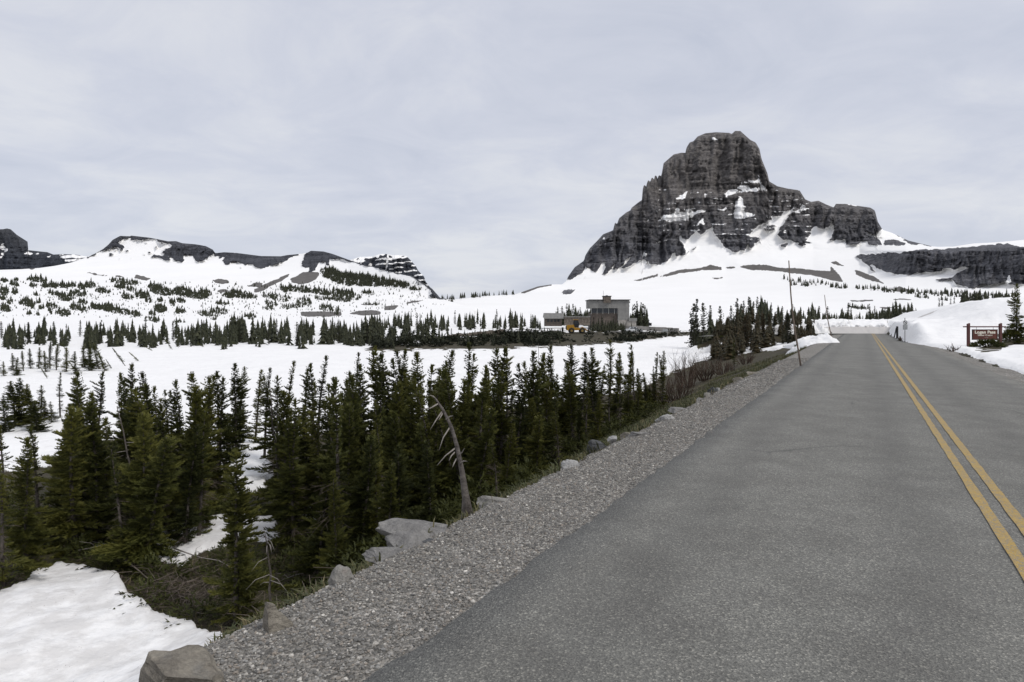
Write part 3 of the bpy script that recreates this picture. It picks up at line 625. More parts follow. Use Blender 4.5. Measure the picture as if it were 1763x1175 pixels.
SCREE_L = [T5([(240,415),(215,418),(150,447),(0,517),(-60,545),(-60,575),(0,568),(60,532),(150,482),(235,437)]), T5([(370,397),(300,430),(252,455),(258,482),(320,507),(400,497),(462,467),(503,420),(490,398),(440,393)]),
    T4([(1256,547),(1320,533),(1420,538),(1443,575),(1370,588),(1300,572)]), T4([(1618,607),(1710,563),(1775,580),(1765,607),(1640,614)]), T4([(470,520),(490,488),(560,498),(650,530),(600,552),(510,532)]),
    T4([(0,466),(100,480),(225,498),(180,504),(80,490),(0,474)]), T4([(255,495),(330,495),(380,520),(320,518)]), T4([(1320,655),(1350,640),(1420,640),(1430,660),(1350,672)]),
    T5([(330,745),(420,735),(540,738),(690,745),(700,775),(560,785),(400,782),(350,775)]), T5([(765,760),(820,735),(960,725),(1030,738),(1030,765),(900,775)]), T5([(1062,702),(1100,690),(1192,688),(1150,722),(1070,732)]),
    T5([(1250,668),(1300,650),(1420,638),(1350,660),(1270,672)]), T5([(860,676),(1020,668),(1025,680),(870,684)]), T4([(-700,400),(-600,420),(-500,415),(-560,440)])]
hill = sheet('hill', -400, 815, 1.6, RIDGE_L, 557.0, 150, D_L, ROCK_L, (), SCREE_L, relief=(26, 10, 6), rib=16, strata=9, mat_=M['hill'], back=35, roundoff=20)
tag(hill, 'long snow-covered hill with dark cliff bands along its crest', 'hill', kind='structure')

def stripes(PX, PY, rid):
    d = PY-rid
    b = ((PY+0.10*(PX-640)+2.2*fbm(PX/9, PY/9, 3, 81)) / 8.6) % 1.0
    snow = (b < 0.30) & (fbm(PX/14, PY/5, 3, 82)+0.25-d*0.006 > 0.0)
    snow |= d < 3.2+4.5*fbm(PX/7, PX*0, 2, 83)-np.maximum(PX-690, 0)*0.3
    snow |= np.abs(PX-(668-(PY-440)*0.12)) < 1.5
    snow |= (PX < 640) & (fbm(PX/8, PY/5, 3, 85) > 0.05)
    return 1.0-snow
RIDGE_F = [(560,480),(590,452),(604,447.6),(618.8,442.6),(640.6,442),(654.5,437.6),(664.4,437.6),(674,439.6),(686,439.6),(700,441.2),(708,449.6),(716,458.5),(720,466.4),(730,476.4),(733,485.3),(738.9,493),(748,503),(760,520)]
fp = sheet('mountain', 560, 762, 0.8, RIDGE_F, 525.0, 110, lambda px, py: 3400+(525-py)*2.2+0*px, mat_=M['farpeak'], rockfun=stripes, relief=(26, 11, 4), rib=16, strata=8.6, back=70, roundoff=80)
tag(fp, 'distant flat-topped peak striped with snow behind the hill', 'mountain', kind='structure')
RIDGE_W = [(-420,425),(-200,402),(-60,404),(0,395),(5,395),(12,393.6),(18.7,395.3),(29,404.7),(47.7,416.6),(48.4,431),(66.4,433),(81.7,434.5),(92,438.7),(105.6,437.9),(129.4,438.7),(150,442),(175,452),(210,470)]
T3 = lambda p: T(p, 0, 380, 5.873)
wsnow = [T3([(-20,280),(10,240),(30,228),(40,260),(85,280),(75,310),(40,330),(10,380),(-20,395),(20,330),(50,300)]), T3([(242,322),(285,308),(335,330),(300,350),(255,345)]), T3([(345,335),(375,322),(398,342),(370,353)]), T3([(470,360),(500,352),(533,362),(500,378)]),
         T3([(598,350),(700,348),(800,352),(895,368),(800,400),(740,420),(670,405),(660,385),(610,372)])]
wp = sheet('mountain', -410, 210, 1.25, RIDGE_W, 480.0, 90, lambda px, py: 2900+(480-py)*3.0+0*px, rock=[[(-500,300),(300,300),(300,500),(-500,500)]], snow=wsnow, mat_=M['farpeak'], relief=(25, 8, 4), rib=22, strata=10, back=60, roundoff=80)
tag(wp, 'dark blocky far peak at the edge of the view beyond the snow slope', 'mountain', kind='structure')

# ------------------------------------------------------------------ trees
def needle_material(name, c0, c1, c2):
    m, t, b = mat(name); Lk = t.links.new
    oi = t.nodes.new('ShaderNodeObjectInfo')
    f = math_n(t, 'ADD', math_n(t, 'MULTIPLY', attr(t, 'tone'), 0.75), math_n(t, 'MULTIPLY', math_n(t, 'SUBTRACT', oi.outputs['Random'], 0.25), 0.55))
    r = ramp(t, [(0.15, c0), (0.5, c1), (0.9, c2)]); Lk(f, r.inputs[0])
    Lk(r.outputs[0], b.inputs['Base Color']); b.inputs['Roughness'].default_value = 0.65; b.inputs['Specular IOR Level'].default_value = 0.25
    return m
M['needles'] = needle_material('fir needles', (0.034, 0.040, 0.012), (0.078, 0.084, 0.019), (0.155, 0.150, 0.034))
M['needles_far'] = needle_material('far fir needles', (0.019, 0.023, 0.013), (0.032, 0.036, 0.018), (0.054, 0.055, 0.025))
M['needles_brown'] = needle_material('winter-browned fir needles', (0.026, 0.025, 0.012), (0.042, 0.034, 0.015), (0.074, 0.046, 0.020))
M['bark'] = simple('grey fir bark', (0.125, 0.108, 0.095), (0.055, 0.047, 0.040), 0.9, 9.0, 0.8, 0.02, 30.0)
M['deadwood'] = simple('weathered grey wood', (0.33, 0.30, 0.27), (0.17, 0.15, 0.135), 0.85, 7.0, 0.6, 0.01, 40.0)
M['twig'] = simple('dead brown twigs', (0.16, 0.13, 0.105), (0.08, 0.065, 0.052), 0.9, 8.0)

def tri_fan(b, d, side, up, l, w, spikes, r):
    """needle-covered twigs: arrays (n,3) -> vertices and triangles"""
    n = len(b); V = []; Fs = []; off = 0
    l = l[:, None]; w = w[:, None]
    for s_, k in ((side, 1.0), (up, 0.8)):
        pts = np.stack([b-d*l*0.05, b+d*l*0.5+s_*w*k, b+d*l, b+d*l*0.45-s_*w*k], 1).reshape(-1, 3)
        i = np.arange(n)*4+off; V.append(pts); Fs.append(np.stack([i, i+1, i+2], -1)); Fs.append(np.stack([i, i+2, i+3], -1)); off += 4*n
    for k in range(spikes):
        s0 = b+d*l*(0.2+0.75*(k+0.5)/spikes); a = side*(1 if k % 2 else -1)+up*r.uniform(-0.1, 0.9, (n, 1)); dd = d*0.75+a*0.75
        tip = s0+dd*w*r.uniform(1.6, 2.8, (n, 1)); wv = np.cross(dd, up)*w*0.32
        pts = np.stack([s0-wv, s0+wv, tip], 1).reshape(-1, 3); i = np.arange(n)*3+off
        V.append(pts); Fs.append(np.stack([i, i+1, i+2], -1)); off += 3*n
    return np.concatenate(V), np.concatenate(Fs)

def make_fir(seed, h=5.0, lod=0, width=0.17, bare=0.06, gap=0.12, dead=0.25, deadp=0.45, bend=0.0, ragged=0.35, mat_n='needles', twin=False):
    r = np.random.default_rng(seed); pr = random.Random(seed)
    phs = r.uniform(0, 6.28, 2)
    def axis(t): return np.array([bend*h*t*t+0.012*h*sin(5*t+phs[0])*t, 0.012*h*sin(4*t+phs[1])*t, h*t])
    nseg = {0: 12, 1: 8, 2: 4}[lod]; ts = np.linspace(0, 1, nseg+1)
    tb = MB(); r0 = 0.0150*h+0.01
    tb.tube([axis(t)-(np.array([0, 0, 0.15]) if t == 0 else 0) for t in ts], [max(r0*(1-t)**0.85*(1.35 if t == 0 else 1), 0.006) for t in ts], {0: 8, 1: 6, 2: 4}[lod])
    db = MB(); Vn, Fn, tone = [], [], []; off = 0
    dz = {0: 0.074, 1: 0.09, 2: 0.17}[lod]*h/5.0; z = bare*h
    patch = r.uniform(0, 6.28); tier = r.uniform(9, 13)*5.0/h
    stub = r.random() < 0.3; bare_band = r.uniform(.35, .75)
    def cut(t): return (0.75 if stub and t > 0.9 else 1.0)*(0.45 if abs(t-bare_band) < 0.05*ragged/0.35 else 1.0)
    while z < 0.99*h:
        t = z/h; c = axis(t)
        prof = ((1-t)**0.80)*1.06*min(1.0, 0.6+t*2.0)*r.uniform(0.62, 1.22)*(0.82+0.18*math.sin(z*tier+patch))*cut(t)
        nb = {0: 5, 1: 5, 2: 4}[lod] if t < 0.9 else 3
        az0 = r.uniform(0, 6.28)
        for k in range(nb):
            az = az0+k*2*pi/nb+r.uniform(-.5, .5)
            if r.random() < gap: continue
            clump = 1.0+ragged*sin(az*1.0+patch+4*t)*1.0
            Lb = max(width*h*prof*r.uniform(1-ragged, 1+ragged*0.7)*clump, 0.0)+0.05
            d = np.array([cos(az), sin(az), 0.0])
            isdead = t < dead and r.random() < deadp
            slope = -0.34+0.62*t**1.3+r.uniform(-.14, .14); curl = 0.22 if not isdead else -0.15
            if isdead:
                if lod == 2: continue
                L2 = Lb*r.uniform(0.5, 1.0); P = [c+d*L2*s+np.array([0, 0, (slope*s+curl*s*s)*L2]) for s in (0, .35, .7, 1)]
                db.tube(P, [0.010, 0.008, 0.005, 0.002], 3)
                for q in range(3 if lod == 0 else 1):
                    s = r.uniform(.3, .9); p0 = c+d*L2*s+np.array([0, 0, (slope*s+curl*s*s)*L2]); a2 = az+r.choice([-1, 1])*r.uniform(.5, 1.1)
                    db.tube([p0, p0+np.array([cos(a2), sin(a2), r.uniform(-.5, .1)])*L2*0.35], [0.005, 0.0015], 3)
                continue
            step = {0: 0.052, 1: 0.10, 2: 0.26}[lod]*max(h/5.0, 0.7)
            nt = max(2, int(Lb/step)); s = np.linspace(0.10, 1.0, nt); s = np.repeat(s, 2); sg = np.tile([-1.0, 1.0], nt)
            if lod == 0: s = np.concatenate([s, np.linspace(.3, 1, nt)]); sg = np.concatenate([sg, np.zeros(nt)])
            m = len(s); s = np.clip(s+r.uniform(-.04, .04, m), 0.05, 1.0)
            sd = np.array([-d[1], d[0], 0])
            pts = c[None]+d[None]*(Lb*s)[:, None]; pts[:, 2] += (slope*s+curl*s*s)*Lb
            tang = np.stack([np.full(m, d[0]), np.full(m, d[1]), slope+2*curl*s], -1)
            an = (0.75+r.uniform(-.3, .3, m))
            dirs = tang*np.cos(an)[:, None]+sd[None]*(sg*np.sin(an))[:, None]+np.array([0, 0, 1.0])*(r.uniform(-0.12, 0.42, m)+0.3*(sg == 0))[:, None]
            dirs /= np.linalg.norm(dirs, axis=1)[:, None]
            ln = (0.30*Lb*(1-s*0.75)+0.05)*r.uniform(.7, 1.25, m)*{0: 1.0, 1: 1.15, 2: 1.7}[lod]
            wd = {0: 0.020, 1: 0.046, 2: 0.085}[lod]*r.uniform(.75, 1.35, m)*(h/5.0)**0.5
            up = np.cross(dirs, np.broadcast_to(sd, (m, 3))); up /= np.maximum(np.linalg.norm(up, axis=1)[:, None], 1e-6); up[up[:, 2] < 0] *= -1
            side = np.cross(dirs, up)
            v_, f_ = tri_fan(pts, dirs, side, up, ln, wd, {0: 4, 1: 2, 2: 0}[lod], r)
            Vn.append(v_); Fn.append(f_+off); off += len(v_); 
            tt = np.clip(r.beta(2, 2.4)*0.6+0.28*s+r.uniform(-.12, .12, m), 0, 1); nsp = {0: 4, 1: 2, 2: 0}[lod]
            tone.append(np.concatenate([np.repeat(tt, 4), np.repeat(tt, 4)]+[np.repeat(tt, 3)]*nsp))
        z += dz*r.uniform(.7, 1.35)
    # leader
    tip = axis(1.0); b = np.repeat(axis(0.93)[None], 5, 0); dd = np.array([[0.12*cos(k), 0.12*sin(k), 1] for k in range(5)]); dd /= np.linalg.norm(dd, axis=1)[:, None]
    sd = np.cross(dd, np.array([0, 1.0, 0])); v_, f_ = tri_fan(b, dd, sd, np.cross(dd, sd), np.full(5, 0.08*h), np.full(5, 0.012*h/2), 3, r)
    Vn.append(v_); Fn.append(f_+off); tone.append(np.full(len(v_), .5))
    crown = mesh_np('crown', np.concatenate(Vn), np.concatenate(Fn), False, {'tone': np.concatenate(tone)}); crown.materials.append(M[mat_n])
    trunk = bpy.data.meshes.new('trunk'); trunk.from_pydata(tb.v, [], tb.f); trunk.polygons.foreach_set('use_smooth', [True]*len(trunk.polygons)); trunk.materials.append(M['bark'])
    deadm = None
    if db.v:
        deadm = bpy.data.meshes.new('dead_branches'); deadm.from_pydata(db.v, [], db.f); deadm.materials.append(M['twig'])
    return dict(h=h, crown=crown, trunk=trunk, dead=deadm)

FIR0 = [make_fir(100, 5.0, 0, .165, .03, .10, .25, .4, ragged=.45), make_fir(101, 5.2, 0, .14, .06, .20, .5, .55, .02, ragged=.65), make_fir(102, 4.8, 0, .18, .02, .08, .15, .3, ragged=.45),
        make_fir(103, 5.5, 0, .10, .18, .24, .5, .6, .03, ragged=.65), make_fir(104, 4.6, 0, .18, .03, .16, .35, .5, -.05, ragged=.65), make_fir(105, 5.0, 0, .15, .05, .14, .35, .5, .025, ragged=.5),
        make_fir(106, 3.6, 0, .20, .02, .10, .2, .4, ragged=.55), make_fir(107, 3.2, 0, .22, .02, .12, .25, .4, .05, ragged=.65), make_fir(108, 4.9, 0, .15, .04, .26, .6, .6, -.04, ragged=.75)]
FIR1 = [make_fir(200, 5.0, 1, .15, .06, .12, .2, .4), make_fir(201, 5.2, 1, .12, .16, .2, .35, .5, ragged=.5), make_fir(202, 4.8, 1, .18, .03, .1, .1, .3), make_fir(203, 5.4, 1, .105, .16, .18, .3, .6, ragged=.55),
        make_fir(204, 5, 1, .165, .04, .15, .2, .4, ragged=.5)]
FIR2 = [make_fir(300, 5.0, 2, .15, .03, .1, .1, .3, mat_n='needles_far'), make_fir(301, 5.0, 2, .14, .05, .12, .2, .3, mat_n='needles_far'), make_fir(302, 5.0, 2, .18, .02, .1, .1, .3, mat_n='needles_far'), make_fir(303, 5.0, 2, .115, .08, .15, .1, .3, mat_n='needles_far')]
FIRB = [make_fir(400, 5.0, 2, .17, .03, .08, .1, .2, mat_n='needles_brown'), make_fir(401, 5.0, 2, .14, .05, .1, .1, .2, mat_n='needles_brown')]
tree_count = 0
def plant(kind, px, py, D, label, group, lean=0.0, leany=0.0, hmin=0.8, hmax=9.0, name='fir_tree', zoff=0.0, wide=1.0):
    """stand a fir on the ground at depth D under photo column px, tall enough that its tip comes to row py"""
    global tree_count
    X, Y, Zt = unp(px, py, D); h = 3.0
    for _ in range(3):
        bx = X+h*math.tan(radians(lean))
        zg = H1(bx, Y); h = min(max(Zt-zg, hmin), hmax)
    s = h/kind['h']
    e = empty(name, (bx, Y, zg-0.04+zoff), rot=(radians(leany), radians(-lean), rnd.uniform(0, 6.28) if abs(lean) < 3 else 0.0), scale=(s*wide*rnd.uniform(.88, 1.12), s*wide*rnd.uniform(.88, 1.12), s/max(cos(radians(lean)), .5)))
    tag(e, label, 'tree', group)
    ob('trunk', kind['trunk'], None, e); ob('crown', kind['crown'], None, e)
    if kind['dead']: tag(ob('dead_branches', kind['dead'], None, e), kind='stuff')
    tree_count += 1
    return e

# --- the stand of firs on the bank below the road; tips read off the skyline against the snowfield
ORD = ['first', 'second', 'third', 'fourth', 'fifth', 'sixth', 'seventh', 'eighth', 'ninth', 'tenth', 'eleventh', 'twelfth', 'thirteenth', 'fourteenth', 'fifteenth', 'sixteenth', 'seventeenth', 'eighteenth', 'nineteenth', 'twentieth', 'twenty-first', 'twenty-second', 'twenty-third', 'twenty-fourth', 'twenty-fifth']+['%s-%s' % (t, o) for t in ('thirty', 'forty', 'fifty', 'sixty') for o in ('first', 'second', 'third', 'fourth', 'fifth', 'sixth', 'seventh', 'eighth', 'ninth')]
def stand_place(px, D):
    row = 'front' if D < 19 else 'middle' if D < 25 else 'back'
    if px < 125: w = 'at the near snowbank'
    elif px < 300: w = 'around the leaning trunk'
    elif px < 390: w = 'just before the snow gap'
    elif px < 500: w = 'beside the snow gap'
    elif px < 625: w = 'left of the slab boulder'
    elif px < 700: w = 'behind the slab boulder'
    elif px < 825: w = 'behind the leaning snag'
    elif px < 890: w = 'past the leaning snag'
    elif px < 960: w = 'above the grass bank'
    elif px < 1040: w = 'above the white boulder'
    else: w = 'next to the bare shrubs'
    return row, w
HERO = {
    0: (407, 771, 13.6, 6, 0, 'small pointed fir standing alone in front of the stand beside the gravel edge'),
    1: (205, 652, 20.0, 3, 12, 'leaning fir with long bare grey trunk rising from the snow patch'),
    2: (603, 648, 15.5, 1, -2, 'tall sparse olive fir with bare lower trunk near the big slab boulder'),
    3: (406, 625, 30.0, 2, 0, 'broad dark fir standing over the bright snow gap in the stand'),
    4: (505, 684, 18.5, 0, 0, 'dense broad fir with two dark lower trunks above the snow strip'),
    5: (800, 589, 24.0, 3, 3, 'tallest thin fir with a tufted head above the leaning snag'),
    6: (1051, 584, 33.0, 1, 0, 'tall open-branched fir rising highest near the bare shrubs'),
    7: (1750, 488, 42.0, 2, 0, 'big bushy fir beside the brown pass sign'),
    8: (1264, 583, 50.0, 3, 0, 'thin pole-like fir standing before the snow tongue by the road'),
    9: (101, 641, 41.0, 3, 2, 'slender see-through fir on the snow with short level branches'),
    10: (612, 606, 34.0, 3, 0, 'single skinny spire fir poking up against the snowfield'),
    11: (45, 752, 16.8, 2, 0, 'near fir with drooping boughs over the snowbank at the frame edge'),
}
for k, (px, py, D, var, lean, lab) in HERO.items():
    plant(FIR0[var] if D < 45 else FIR1[3], px, py, D, lab, None, lean, zoff=0.0, hmax=7.0)
NEAR = [(8,790,15.8),(78,728,19),(2,700,22),(108,702,18.6),(133,645,24),(152,640,27),(176,640,26),(163,690,19),(212,637,27),(234,627,27),(258,634,25),(264,657,22),(277,663,20),(290,685,26),(243,705,17.6),(188,725,17.2),
    (313,645,24),(327,634,25),(338,640,22),(354,646,22),(364,641,24),(369,647,23),(345,700,18.8),(312,722,18.2),(285,735,17.4),(416,632,33),(433,636,33),(452,641,28),(465,628,29),(477,648,26),(497,622,28),(520,630,27),
    (492,715,18.4),(548,615,26),(553,612,30),(575,640,24),(590,632,27),(562,700,19.5),(622,618,24),(640,600,26),(655,595,28),(668,597,25),(690,612,24),(700,602,27),(715,598,28),(730,607,24),(745,618,22),(760,612,25),(775,600,27),(815,605,27),
    (640,690,17.5),(690,700,16.5),(728,715,15.5),(770,700,17.5),(662,735,15.5),(838,700,17),(845,590,28),(868,592,30),(880,598,27),(905,605,26),(930,610,28),(945,600,30),(957,595,31),(985,592,33),(1000,603,30),(1030,590,34),(1087,588,36),
    (1100,600,36),(1125,605,38),(1137,602,40),(870,660,20),(910,680,20.2),(950,672,22),(982,660,24),(1012,650,26),(1050,640,29),(820,650,19.5),(782,650,20),(715,660,19),(600,668,21),(675,650,20),(1080,640,31),(1110,635,33),(540,660,22),(525,690,21),(700,765,13.5),(745,755,13.5),(850,745,15.5),(885,728,17),(925,715,18.5),(960,705,20),(995,690,22),(1030,678,24.5),(1065,668,27),(1100,655,30),(1128,640,34),(620,740,15.2),(655,800,13),(540,770,15.5),(575,800,14.2)]
NEAR_X = []
r2 = random.Random(21)
for (px, py, D) in NEAR: NEAR_X.append((px, py, D))
for i in range(84):      # young trees that fill the stand behind and between
    px = r2.uniform(120, 1140) if i % 3 else r2.uniform(600, 1140); base = np.interp(px, [120, 400, 620, 900, 1120], [21, 22, 19, 24, 33]); D = base*r2.uniform(0.86, 1.28)
    if 350 < px < 480 and D < 36: continue
    NEAR_X.append((px, np.interp(px, [120, 600, 1120], [690, 655, 622])+r2.uniform(-22, 40), D))
NEAR_X.sort(); count = {}
for (px, py, D) in NEAR_X:
    row, w = stand_place(px, D); k = count.get((row, w), 0); count[(row, w)] = k+1
    lab = '%s fir from the left in the %s row %s' % (ORD[k], row, w); grp = 'firs of the roadside stand'
    var = r2.choice([6, 7, 2, 4, 7, 6, 8, 1]) if py > 660 else r2.choice([0, 1, 3, 5, 8, 4, 2])
    plant(FIR0[var], px, py+r2.uniform(-3, 9), D, lab, grp, r2.gauss(1.0, 4.2), r2.gauss(0, 4), hmax=6.2, wide=r2.uniform(.82, 1.15))
# young firs at the frame edge and on the snow farther left
for k, (px, py, D) in enumerate(sorted([(72,663,40),(20,655,38),(35,650,38),(48,660,37),(60,690,36),(76,682,40),(5,680,36),(88,690,39),(-12,650,40)])):
    plant(FIR0[r2.choice([0, 2, 4, 6])], px, py, D, ORD[k]+' fir from the left in the ragged clump on snow above the near stand', 'firs of the clump on snow above the hollow', r2.gauss(4, 3), wide=1.35)
for k, (px, py, D) in enumerate([(-8,612,72),(5,622,70),(20,608,75),(30,615,70),(38,604,75),(50,600,78),(65,598,78),(75,604,74),(85,588,78),(95,592,76),(112,598,74),(128,605,72)]):
    plant(r2.choice(FIR1[:3]+[FIR1[4]]), px, py, D, ORD[k]+' fir from the left in the loose group by the bent saplings', 'firs in the loose group by the bent saplings', r2.gauss(2, 3), wide=1.4)
for k, (px, py, D, ln) in enumerate([(143,592,80,4),(151,589,80,8),(154,600,76,6),(160,592,78,14),(168,606,76,22)]):
    plant(r2.choice([FIR1[0], FIR1[2], FIR1[4]]), px, py, D, ORD[k]+' fir from the left in the wedge-shaped clump leaning on open snow', 'firs of the leaning wedge-shaped clump', ln, wide=1.4)
def sapling(tip, base, i):
    x, y, z = ground_hit(*base); xt, _, zt = unp(tip[0], tip[1], y); d = Vector((xt-x, 0, zt-z)); L_ = max(d.length, .6)
    k = FIR1[(3, 1)[i % 2]]; s = L_/k['h']
    e = empty('bent_sapling', (x, y, z-0.05), rot=(0, math.atan2(d.x, d.z), 0), scale=(s*0.9, s*0.9, s)); tag(e, ORD[i]+' bent young fir from the left on the open snowfield', 'tree', 'bent saplings on the snowfield')
    ob('trunk', k['trunk'], None, e); ob('crown', k['crown'], None, e)
for i, (t_, b_) in enumerate(sorted([((104,590),(119,607)),((117,620),(136,646)),((70,632),(84,655)),((182,618),(194,637)),((194,599),(217,632)),((222,606),(241,623)),((285,585),(297,602)),((299,588),(308,599)),((250,597),(264,605)),((340,590),(352,598)),((395,588),(410,594)),((452,589),(463,595)),((645,601),(668,607)),((1224,579),(1247,599)),((1238,578),(1258,600)),((385,580),(398,592))])):
    sapling(t_, b_, i)

# --- the belts of trees across the meadow
r3 = random.Random(5)
def belt(n, x0, x1, tips, d0, d1, label, group, kinds, hmax=8.5, jit=5.0):
    for i in range(n):
        px = x0+(x1-x0)*(i+r3.random())/n; tx, ty = zip(*tips); py = np.interp(px, tx, ty)+abs(r3.gauss(0, jit))*r3.choice([-.5, 1, 1])
        plant(r3.choice(kinds), px, py, r3.uniform(d0, d1), label, group, r3.gauss(0, 1.5), hmax=hmax, hmin=1.6)
belt(9, -20, 330, [(-20,552),(60,555),(180,552),(260,548),(330,556)], 128, 172, 'dark fir of the long belt below the far rocky peak', 'firs of the long belt across the meadow, outer end', FIR2, jit=5)
belt(9, 330, 640, [(330,556),(440,545),(520,548),(640,545)], 132, 180, 'dark fir of the long belt below the snow hill crest', 'firs of the long belt across the meadow, middle', FIR2, jit=5)
belt(6, 640, 935, [(640,540),(700,536),(760,538),(860,535),(935,540)], 175, 235, 'small dark fir of the thin row beyond the rubble wall', 'firs of the row beyond the rubble wall', FIR2, hmax=7, jit=5)
belt(5, 620, 900, [(620,568),(700,560),(800,570),(900,568)], 126, 158, 'low bushy fir on the dark embankment before the rubble wall', 'low firs on the dark embankment', FIR2, hmax=4.5, jit=6)
belt(5, 1018, 1080, [(1018,545),(1040,543),(1060,550),(1080,557)], 172, 186, 'low dark fir screening the foot of the flat-roofed building', 'low firs at the foot of the building', FIR2, hmax=5, jit=3)
belt(6, 1088, 1112, [(1088,528),(1098,518),(1104,517),(1112,530)], 205, 222, 'dark fir of the pointed clump beside the flat-roofed building', 'firs of the pointed clump beside the building', FIR2, jit=3)
belt(6, 955, 1012, [(955,528),(985,523),(1012,528)], 215, 235, 'small fir standing behind the low annexe roof', 'firs behind the annexe', FIR2, jit=4)
CL = [(1199,513),(1191,524),(1194,522),(1207,523),(1211,521),(1227,520),(1223,526),(1234,526),(1240,527),(1254,519),(1259,526),(1269,514),(1276,523),(1280,518),(1289,511),(1291,512),(1297,519),(1304,511),(1308,520),(1314,517),(1317,516),(1324,521),(1328,521),(1332,525),(1338,524),(1347,527),(1353,526),(1363,524),(1365,524),(1380,525),(1387,524),(1396,529)]
for (px, py) in CL[:1]+CL[2:24:2]+CL[11:18:2]+CL[25::3]:
    plant(r3.choice(FIR2), px, py, r3.uniform(98, 125), 'dark spire fir in the back of the dense grove left of the road end', 'spire firs of the dense grove by the road end')
for i in range(10):
    px = r3.uniform(1236, 1398); plant(r3.choice(FIRB+[FIR2[0]]), px, np.interp(px, [1230, 1300, 1398], [541, 537, 545])+r3.uniform(-5, 9), r3.uniform(72, 92), 'red-brown bushy fir in the front of the dense grove left of the road end', 'browned firs of the dense grove by the road end', wide=1.25)
for k, (px, py, D) in enumerate([(1190,540,100),(1196,552,95),(1202,548,98),(1221,544,98)]):
    plant(FIR2[1], px, py, D, ORD[k]+' lone fir from the left on the snow beside the dense grove', 'lone firs beside the dense grove')
belt(8, 1398, 1565, [(1398,530),(1440,527),(1480,522),(1530,530),(1565,540)], 150, 185, 'dark fir of the row behind the ploughed snow at the road end', 'firs of the row behind the road end', FIR2, hmax=7, jit=4)
belt(8, 1655, 1740, [(1655,509),(1690,505),(1740,508)], 120, 150, 'dark fir of the row behind the snow mound and sign', 'firs of the row behind the snow mound', FIR2+[FIR2[2]], hmax=6.5, jit=3)
for k, (px, py, D) in enumerate([(1617,514,130),(1622,512,132),(1637,512,140),(1643,510,138)]):
    plant(FIR2[1], px, py, D, ORD[k]+' small separate fir from the left above the big snow mound', 'separate firs above the snow mound')

# --- far trees too small to pick apart: one mass each
def cone_mass(name, P, hs, label, mat_, tiers=7, fat=0.20, blades=6):
    """many small jagged firs: tiers of drooping separate boughs round a stem"""
    P = np.asarray(P); n = len(P); r = np.random.default_rng(9); Vs = []; Fs = []; off = 0; fatv = fat*r.uniform(.7, 1.35, n)
    for k in range(tiers):
        t = (k+0.3)/tiers; rad = hs*fatv*((1-t)**0.75+0.06)
        for b in range(blades):
            a = b*2*pi/blades+k*0.7+r.uniform(-.5, .5, n); rr = rad*r.uniform(.55, 1.3, n); z = hs*(t+r.uniform(-.03, .03, n)); w = rr*0.42
            ca, sa = np.cos(a), np.sin(a); top = z+hs*1.7/tiers
            V_ = np.stack([np.stack([P[:, 0]+0*ca, P[:, 1]+0*ca, P[:, 2]+top], -1), np.stack([P[:, 0]+rr*.6*ca-w*sa, P[:, 1]+rr*.6*sa+w*ca, P[:, 2]+z], -1),
                           np.stack([P[:, 0]+rr*ca, P[:, 1]+rr*sa, P[:, 2]+z-hs*.02], -1), np.stack([P[:, 0]+rr*.6*ca+w*sa, P[:, 1]+rr*.6*sa-w*ca, P[:, 2]+z], -1)], 1).reshape(-1, 3)
            i = np.arange(n)*4+off; Vs.append(V_); Fs.append(np.stack([i, i+1, i+2], -1)); Fs.append(np.stack([i, i+2, i+3], -1)); off += 4*n
    V_ = np.concatenate(Vs); o = ob(name, mesh_np(name, V_, np.concatenate(Fs), False, {'tone': r.uniform(0, 1, len(V_))}), mat_)
    return tag(o, label, 'trees', kind='stuff')
ell = []     # clumps on the snowy hill: centre, half width, half height in photo pixels, trees
def C3(l): return [(x/5.873, 380+y/5.873, a/5.873, b/5.873, n) for x, y, a, b, n in l]
def C4(l): return [(150+x/5.873, 390+y/5.873, a/5.873, b/5.873, n) for x, y, a, b, n in l]
def C5(l): return [(450+x/5.037, 390+y/5.037, a/5.037, b/5.037, n) for x, y, a, b, n in l]
ell += C3([(40,605,40,18,14),(160,605,30,12,8),(130,640,30,14,6),(175,655,22,12,7),(330,600,60,16,14),(330,655,40,18,10),(400,600,90,20,26),(455,655,35,22,14),(540,655,60,25,22),(640,655,60,25,24),(730,655,40,15,12),(820,665,40,30,22),(910,645,60,35,22),(40,710,45,40,30),(150,705,30,35,14),(370,750,35,12,8),(560,740,90,14,16),(660,770,90,35,50),(790,735,90,28,40),(30,790,30,14,8),(100,820,40,20,12),(200,820,20,25,7),(290,820,70,40,50),(390,820,20,15,6),(50,880,60,35,36),(330,880,20,14,6),(415,880,25,15,9),(520,865,60,22,22),(760,870,60,30,26),(640,925,80,35,45),(850,890,60,25,18),(970,870,60,25,26),(840,820,40,30,14),(1090,870,60,45,36),(1170,905,60,30,28),(290,940,30,12,8),(385,945,25,14,6),(510,910,25,30,8)])
ell += C4([(380,555,160,28,60),(160,650,80,25,36),(330,610,60,18,22),(450,635,50,20,16),(560,690,75,32,50),(410,712,60,22,26),(690,610,80,22,36),(760,655,120,35,70),(960,650,100,45,90),(1100,690,120,35,80),(1190,670,70,30,40),(740,820,70,40,55),(740,745,30,18,12),(620,750,35,20,14),(865,770,30,30,18),(950,750,50,22,22),(920,855,30,25,16),(970,860,35,18,14),(100,815,60,25,30),(210,820,60,30,28),(380,860,80,28,36),(495,880,50,32,30),(660,880,40,20,14),(640,935,60,20,16),(700,945,30,25,14),(1370,780,70,14,20),(1230,885,110,30,40),(1340,850,90,30,40),(1430,700,70,20,30),(1560,690,160,30,90),(1500,665,60,14,20),(930,970,70,18,16),(1280,935,40,12,8),(1650,905,60,28,26)])
